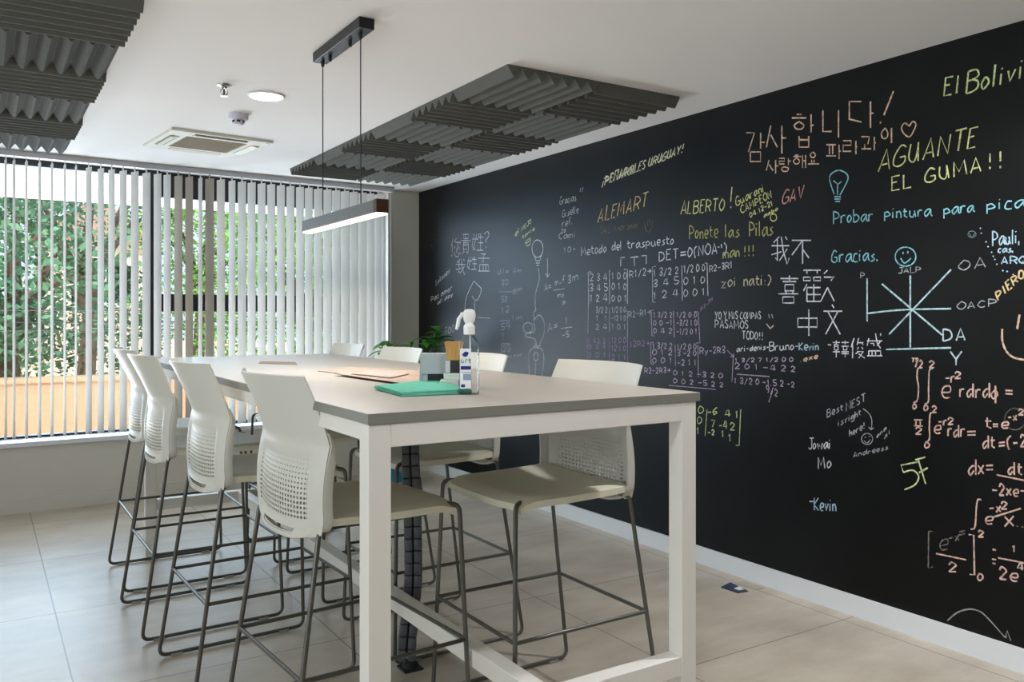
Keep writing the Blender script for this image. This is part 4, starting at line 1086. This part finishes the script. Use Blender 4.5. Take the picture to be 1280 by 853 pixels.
write('faded white matrix in the middle left', (190, 190, 204), mtx(('3/2 2', '1 1', '2 4'), 745, 759, (391, 401, 412), 7)+mtx(('1/2 0 0', '-12 1 0', '1 0 1'), 765, 782, (391, 401, 412), 7)+ln((735.5, 380), (735, 417))+ln((762, 385), (762, 415))+ln((781, 389), (784.5, 389), (784.5, 423), (780, 422))+txt('R2-R1>', 786, 397, 813, 394, 8), .0024, .8)
write('lilac matrix in the middle right', LIL, mtx(('1 3/2 2', '0 0 -1', '0 4 2'), 817, 840, (397, 407, 417), 7)+mtx(('1/2 0 0', '-3/2 1 0', '-1/2 0 1'), 846, 871, (397, 407, 418), 7)+ln((817, 388), (814, 388), (815, 420), (818, 420))+ln((842, 389), (843, 422))+ln((868, 390), (873, 390), (875, 429), (870, 429)), .0024, .8)
write('lilac slanted note beside a matrix', (170, 154, 176), txt('R3-R1', 876, 390, 891, 376, 5), .002, .6)
write('faded lilac matrix behind the stool', (176, 152, 190), mtx(('1 42 2', '0 4 1', '0 0 1'), 735, 757, (429, 437, 447), 6)+mtx(('12 0 0', '12 1 0', '2 1 1'), 765, 782, (429, 439, 450), 7)+ln((734, 422), (734, 448))+ln((762, 424), (762, 455))+ln((784.5, 424), (784.5, 455))+txt('12R2>', 788, 434, 812, 432, 7), .0024, .7)
write('lilac matrix above the table edge', LIL, mtx(('1 3/2 2', '0 1 2', '0 0 1'), 816, 840, (436, 444, 454), 7)+mtx(('1/2 0 0', '3 -2 0', '-2 1 1'), 847, 870, (437, 445, 457), 7)+ln((817, 428), (813.5, 429), (814, 455), (817, 456))+ln((844, 431), (844.5, 458))+ln((870, 432), (872.5, 432), (873, 472))+txt('Ry-2R3', 875, 443, 906, 441, 8)+ln((909, 438), (917, 446))+ln((913, 446), (917.5, 446.5), (917, 442)), .0024, .85)
write('lilac sum above the table edge', LIL, txt('R2-2R3>', 806, 467, 838, 466, 7)+txt('0 1 2 -3 2 0', 842, 469, 903, 473, 6)+txt('0 0 2 -5 2 2', 842, 479, 904, 484, 6)+ln((836, 482), (895, 487)), .0024, .85)
write('lilac matrix beside the names', (200, 176, 206), ln((917, 442), (915, 478))+txt('1 3/2 7 1/2 0 0', 919, 453, 991, 452, 5)+txt('2 0 1 -4 2 2', 919, 461, 994, 465, 7)+ln((921, 468), (962, 471))+txt('1 3/2 0 -1.5 2 -2', 918, 479, 993, 484, 7)+txt('9/2', 958, 490, 972, 496, 9)+ln((966, 489), (961, 503)), .0024, .85)
write('white capitals in three rows', (212, 214, 220), txt('YO Y MIS COMPAS', 894, 399, 951, 399, 9, 0, .15)+ln((961, 393), (962, 398))+ln((965, 393), (966, 398))+txt('PASAMOS', 894, 410, 935, 411, 10)+txt('TODO!!', 928, 424, 954, 425, 10), .0026)
write('small orange-white tick', (226, 200, 180), ln((958, 405), (963, 411), (967, 407)), .003, name='chalk_drawing')
write('row of white names', WHI, txt('ari-denis-', 921, 440, 961, 437, 7)+txt('Bruno-', 962, 439, 998, 437, 10), .0028)
write('pale blue name', (170, 216, 232), txt('Kevin', 999, 438, 1023, 438, 10), .0028)
write('orange exe ending', PEA, txt('.exe', 1001, 453, 1022, 448, 6), .0026)
write('lime matrix beside the table leg', GRN, txt('0', 873, 517, 879, 517, 9)+txt('0', 872, 530, 877, 530, 9)+txt('1', 871, 543, 874, 543, 8)+ln((884, 512), (881.5, 545))+txt('-6', 885, 519, 896, 518, 8)+txt('4', 906, 521, 913, 521, 8)+txt('1', 920, 523, 922, 523, 9)+txt('7', 889, 534, 894, 534, 9)+txt('-4', 899, 537, 909, 536, 10)+txt('2', 913, 538, 918, 538, 9)+txt('-2', 885, 544, 893, 544, 7)+txt('1', 902, 547, 905, 547, 8)+txt('1', 911, 552, 914, 552, 9)+ln((926, 512), (924, 557), (920, 557)), .0030)
# far end of the board
write('faint dim letters in the far corner', (92, 94, 90), txt('GOSS', 525, 331, 546, 305, 13, -.2)+txt('SOME', 530, 350, 549, 325, 11, -.2), .0026, .55)
write('white tilted note in the far corner', (206, 208, 214), txt('Lokones', 545, 357, 562, 341, 7)+txt('Paz amor', 539, 378, 565, 363, 7)+txt('all day', 547, 381, 566, 370, 5), .0030, .85)
write('short white word behind the spray bottle', (190, 190, 188), txt('TOO', 556, 420, 568, 415, 9), .0028, .8)
write('white outline of a bag', (206, 212, 220), cv((581, 388), (583, 372), (591, 354), (593, 352))+ln((593, 352), (602, 361))+cv((602, 361), (600, 369), (595, 376), (590, 370))+cv((593, 377), (593.5, 384), (594, 392)), .0030, .85, name='chalk_drawing')
write('short white dash beside the bottle top', (190, 200, 210), ln((597, 397), (613, 398)), .0030, .7)
write('green tilted note with face', GRN, txt('el', 644, 296, 649, 291, 7)+txt('NOJO', 652, 289, 664, 279, 6)+txt('torre', 653, 299, 668, 288, 5)+txt('g', 657, 306, 663, 303, 9), .0026, .8)
write('white balloon on a long string', (214, 216, 224), circ(672, 311, 7, 11)+ln((668, 319), (670, 326), (675, 326), (677, 319))+ln((670, 329), (675, 329))+ln((671, 332), (674, 332))+cv((673, 335), (674, 350), (670, 365), (669, 380), (670, 388)), .0028, name='chalk_drawing')
write('white outline figure holding the balloon', (206, 210, 220), cv((668, 402), (667, 392), (670, 388))+circ(660, 410, 6, 6.5)+cv((667, 404), (669, 411), (666, 416), (659, 417), (657, 421), (668, 424), (671, 431))+cv((668, 400), (674, 394), (680, 402), (680, 418), (675, 430))+ln((666, 433), (676, 432))+ln((669, 429), (673, 437))+cv((662, 470), (661, 445), (664, 437), (671, 434))+cv((671, 434), (678, 438), (680, 450), (678, 470))+circ(670, 446, 3, 5)+ln((670, 451), (669, 470)), .0026, .85, name='chalk_drawing')
write('white arrow pointing down', (220, 222, 228), ln((684.5, 323), (684.5, 346))+ln((682, 342), (684.5, 347), (687, 342)), .0028)
write('white formula beside the arrow', (206, 208, 218), txt('A=', 681, 364, 689, 362, 9)+txt('m_f', 694, 357, 706, 352, 8)+txt('3m', 710, 355, 722, 350, 10)+ln((692, 363), (706, 361))+txt('ms', 697, 373, 705, 371, 7)+txt('a', 703, 381, 706, 380, 6), .0024, .85)
write('white equation with fraction', (206, 210, 222), txt('A=', 685, 415, 697, 411, 10)+txt('1', 707, 405, 709, 405, 9)+ln((701, 411), (715, 409))+txt('-5', 703, 422, 711, 421, 7), .0026, .9)
write('white words in a narrow column', (186, 190, 196), txt('Gracias', 700, 256, 720, 251, 9)+txt('Giselle', 703, 272, 723, 266, 9)+txt('ref.', 703, 284, 716, 280, 9)+txt('to', 702, 292, 707, 291, 7)+txt('Cami', 699, 299, 719, 297, 8)+txt('10-', 705, 316, 720, 314, 7)+ln((726, 235), (725, 240))+ln((729, 234), (727.5, 240)), .0026, .75)
write('lilac column of fractions', (188, 182, 206), txt('UI= 4m', 622, 343, 652, 341, 6)+txt('30', 627, 357, 635, 356, 7)+ln((624, 365), (640, 365))+txt('gm', 641, 366, 652, 364, 6)+txt('52', 627, 378, 634, 377, 7)+txt('12', 627, 392, 637, 390, 8)+ln((625, 401), (638, 401))+txt('1m', 640, 401, 653, 399, 6)+txt('59', 627, 413, 637, 411, 8)+txt('1', 628, 424, 630, 424, 7)+ln((627, 430), (627, 442))+ln((627, 430), (638, 430))+txt('25', 629, 440, 638, 439, 7)+ln((629, 446), (640, 446))+txt('mor', 642, 447, 653, 445, 5), .0024, .65)
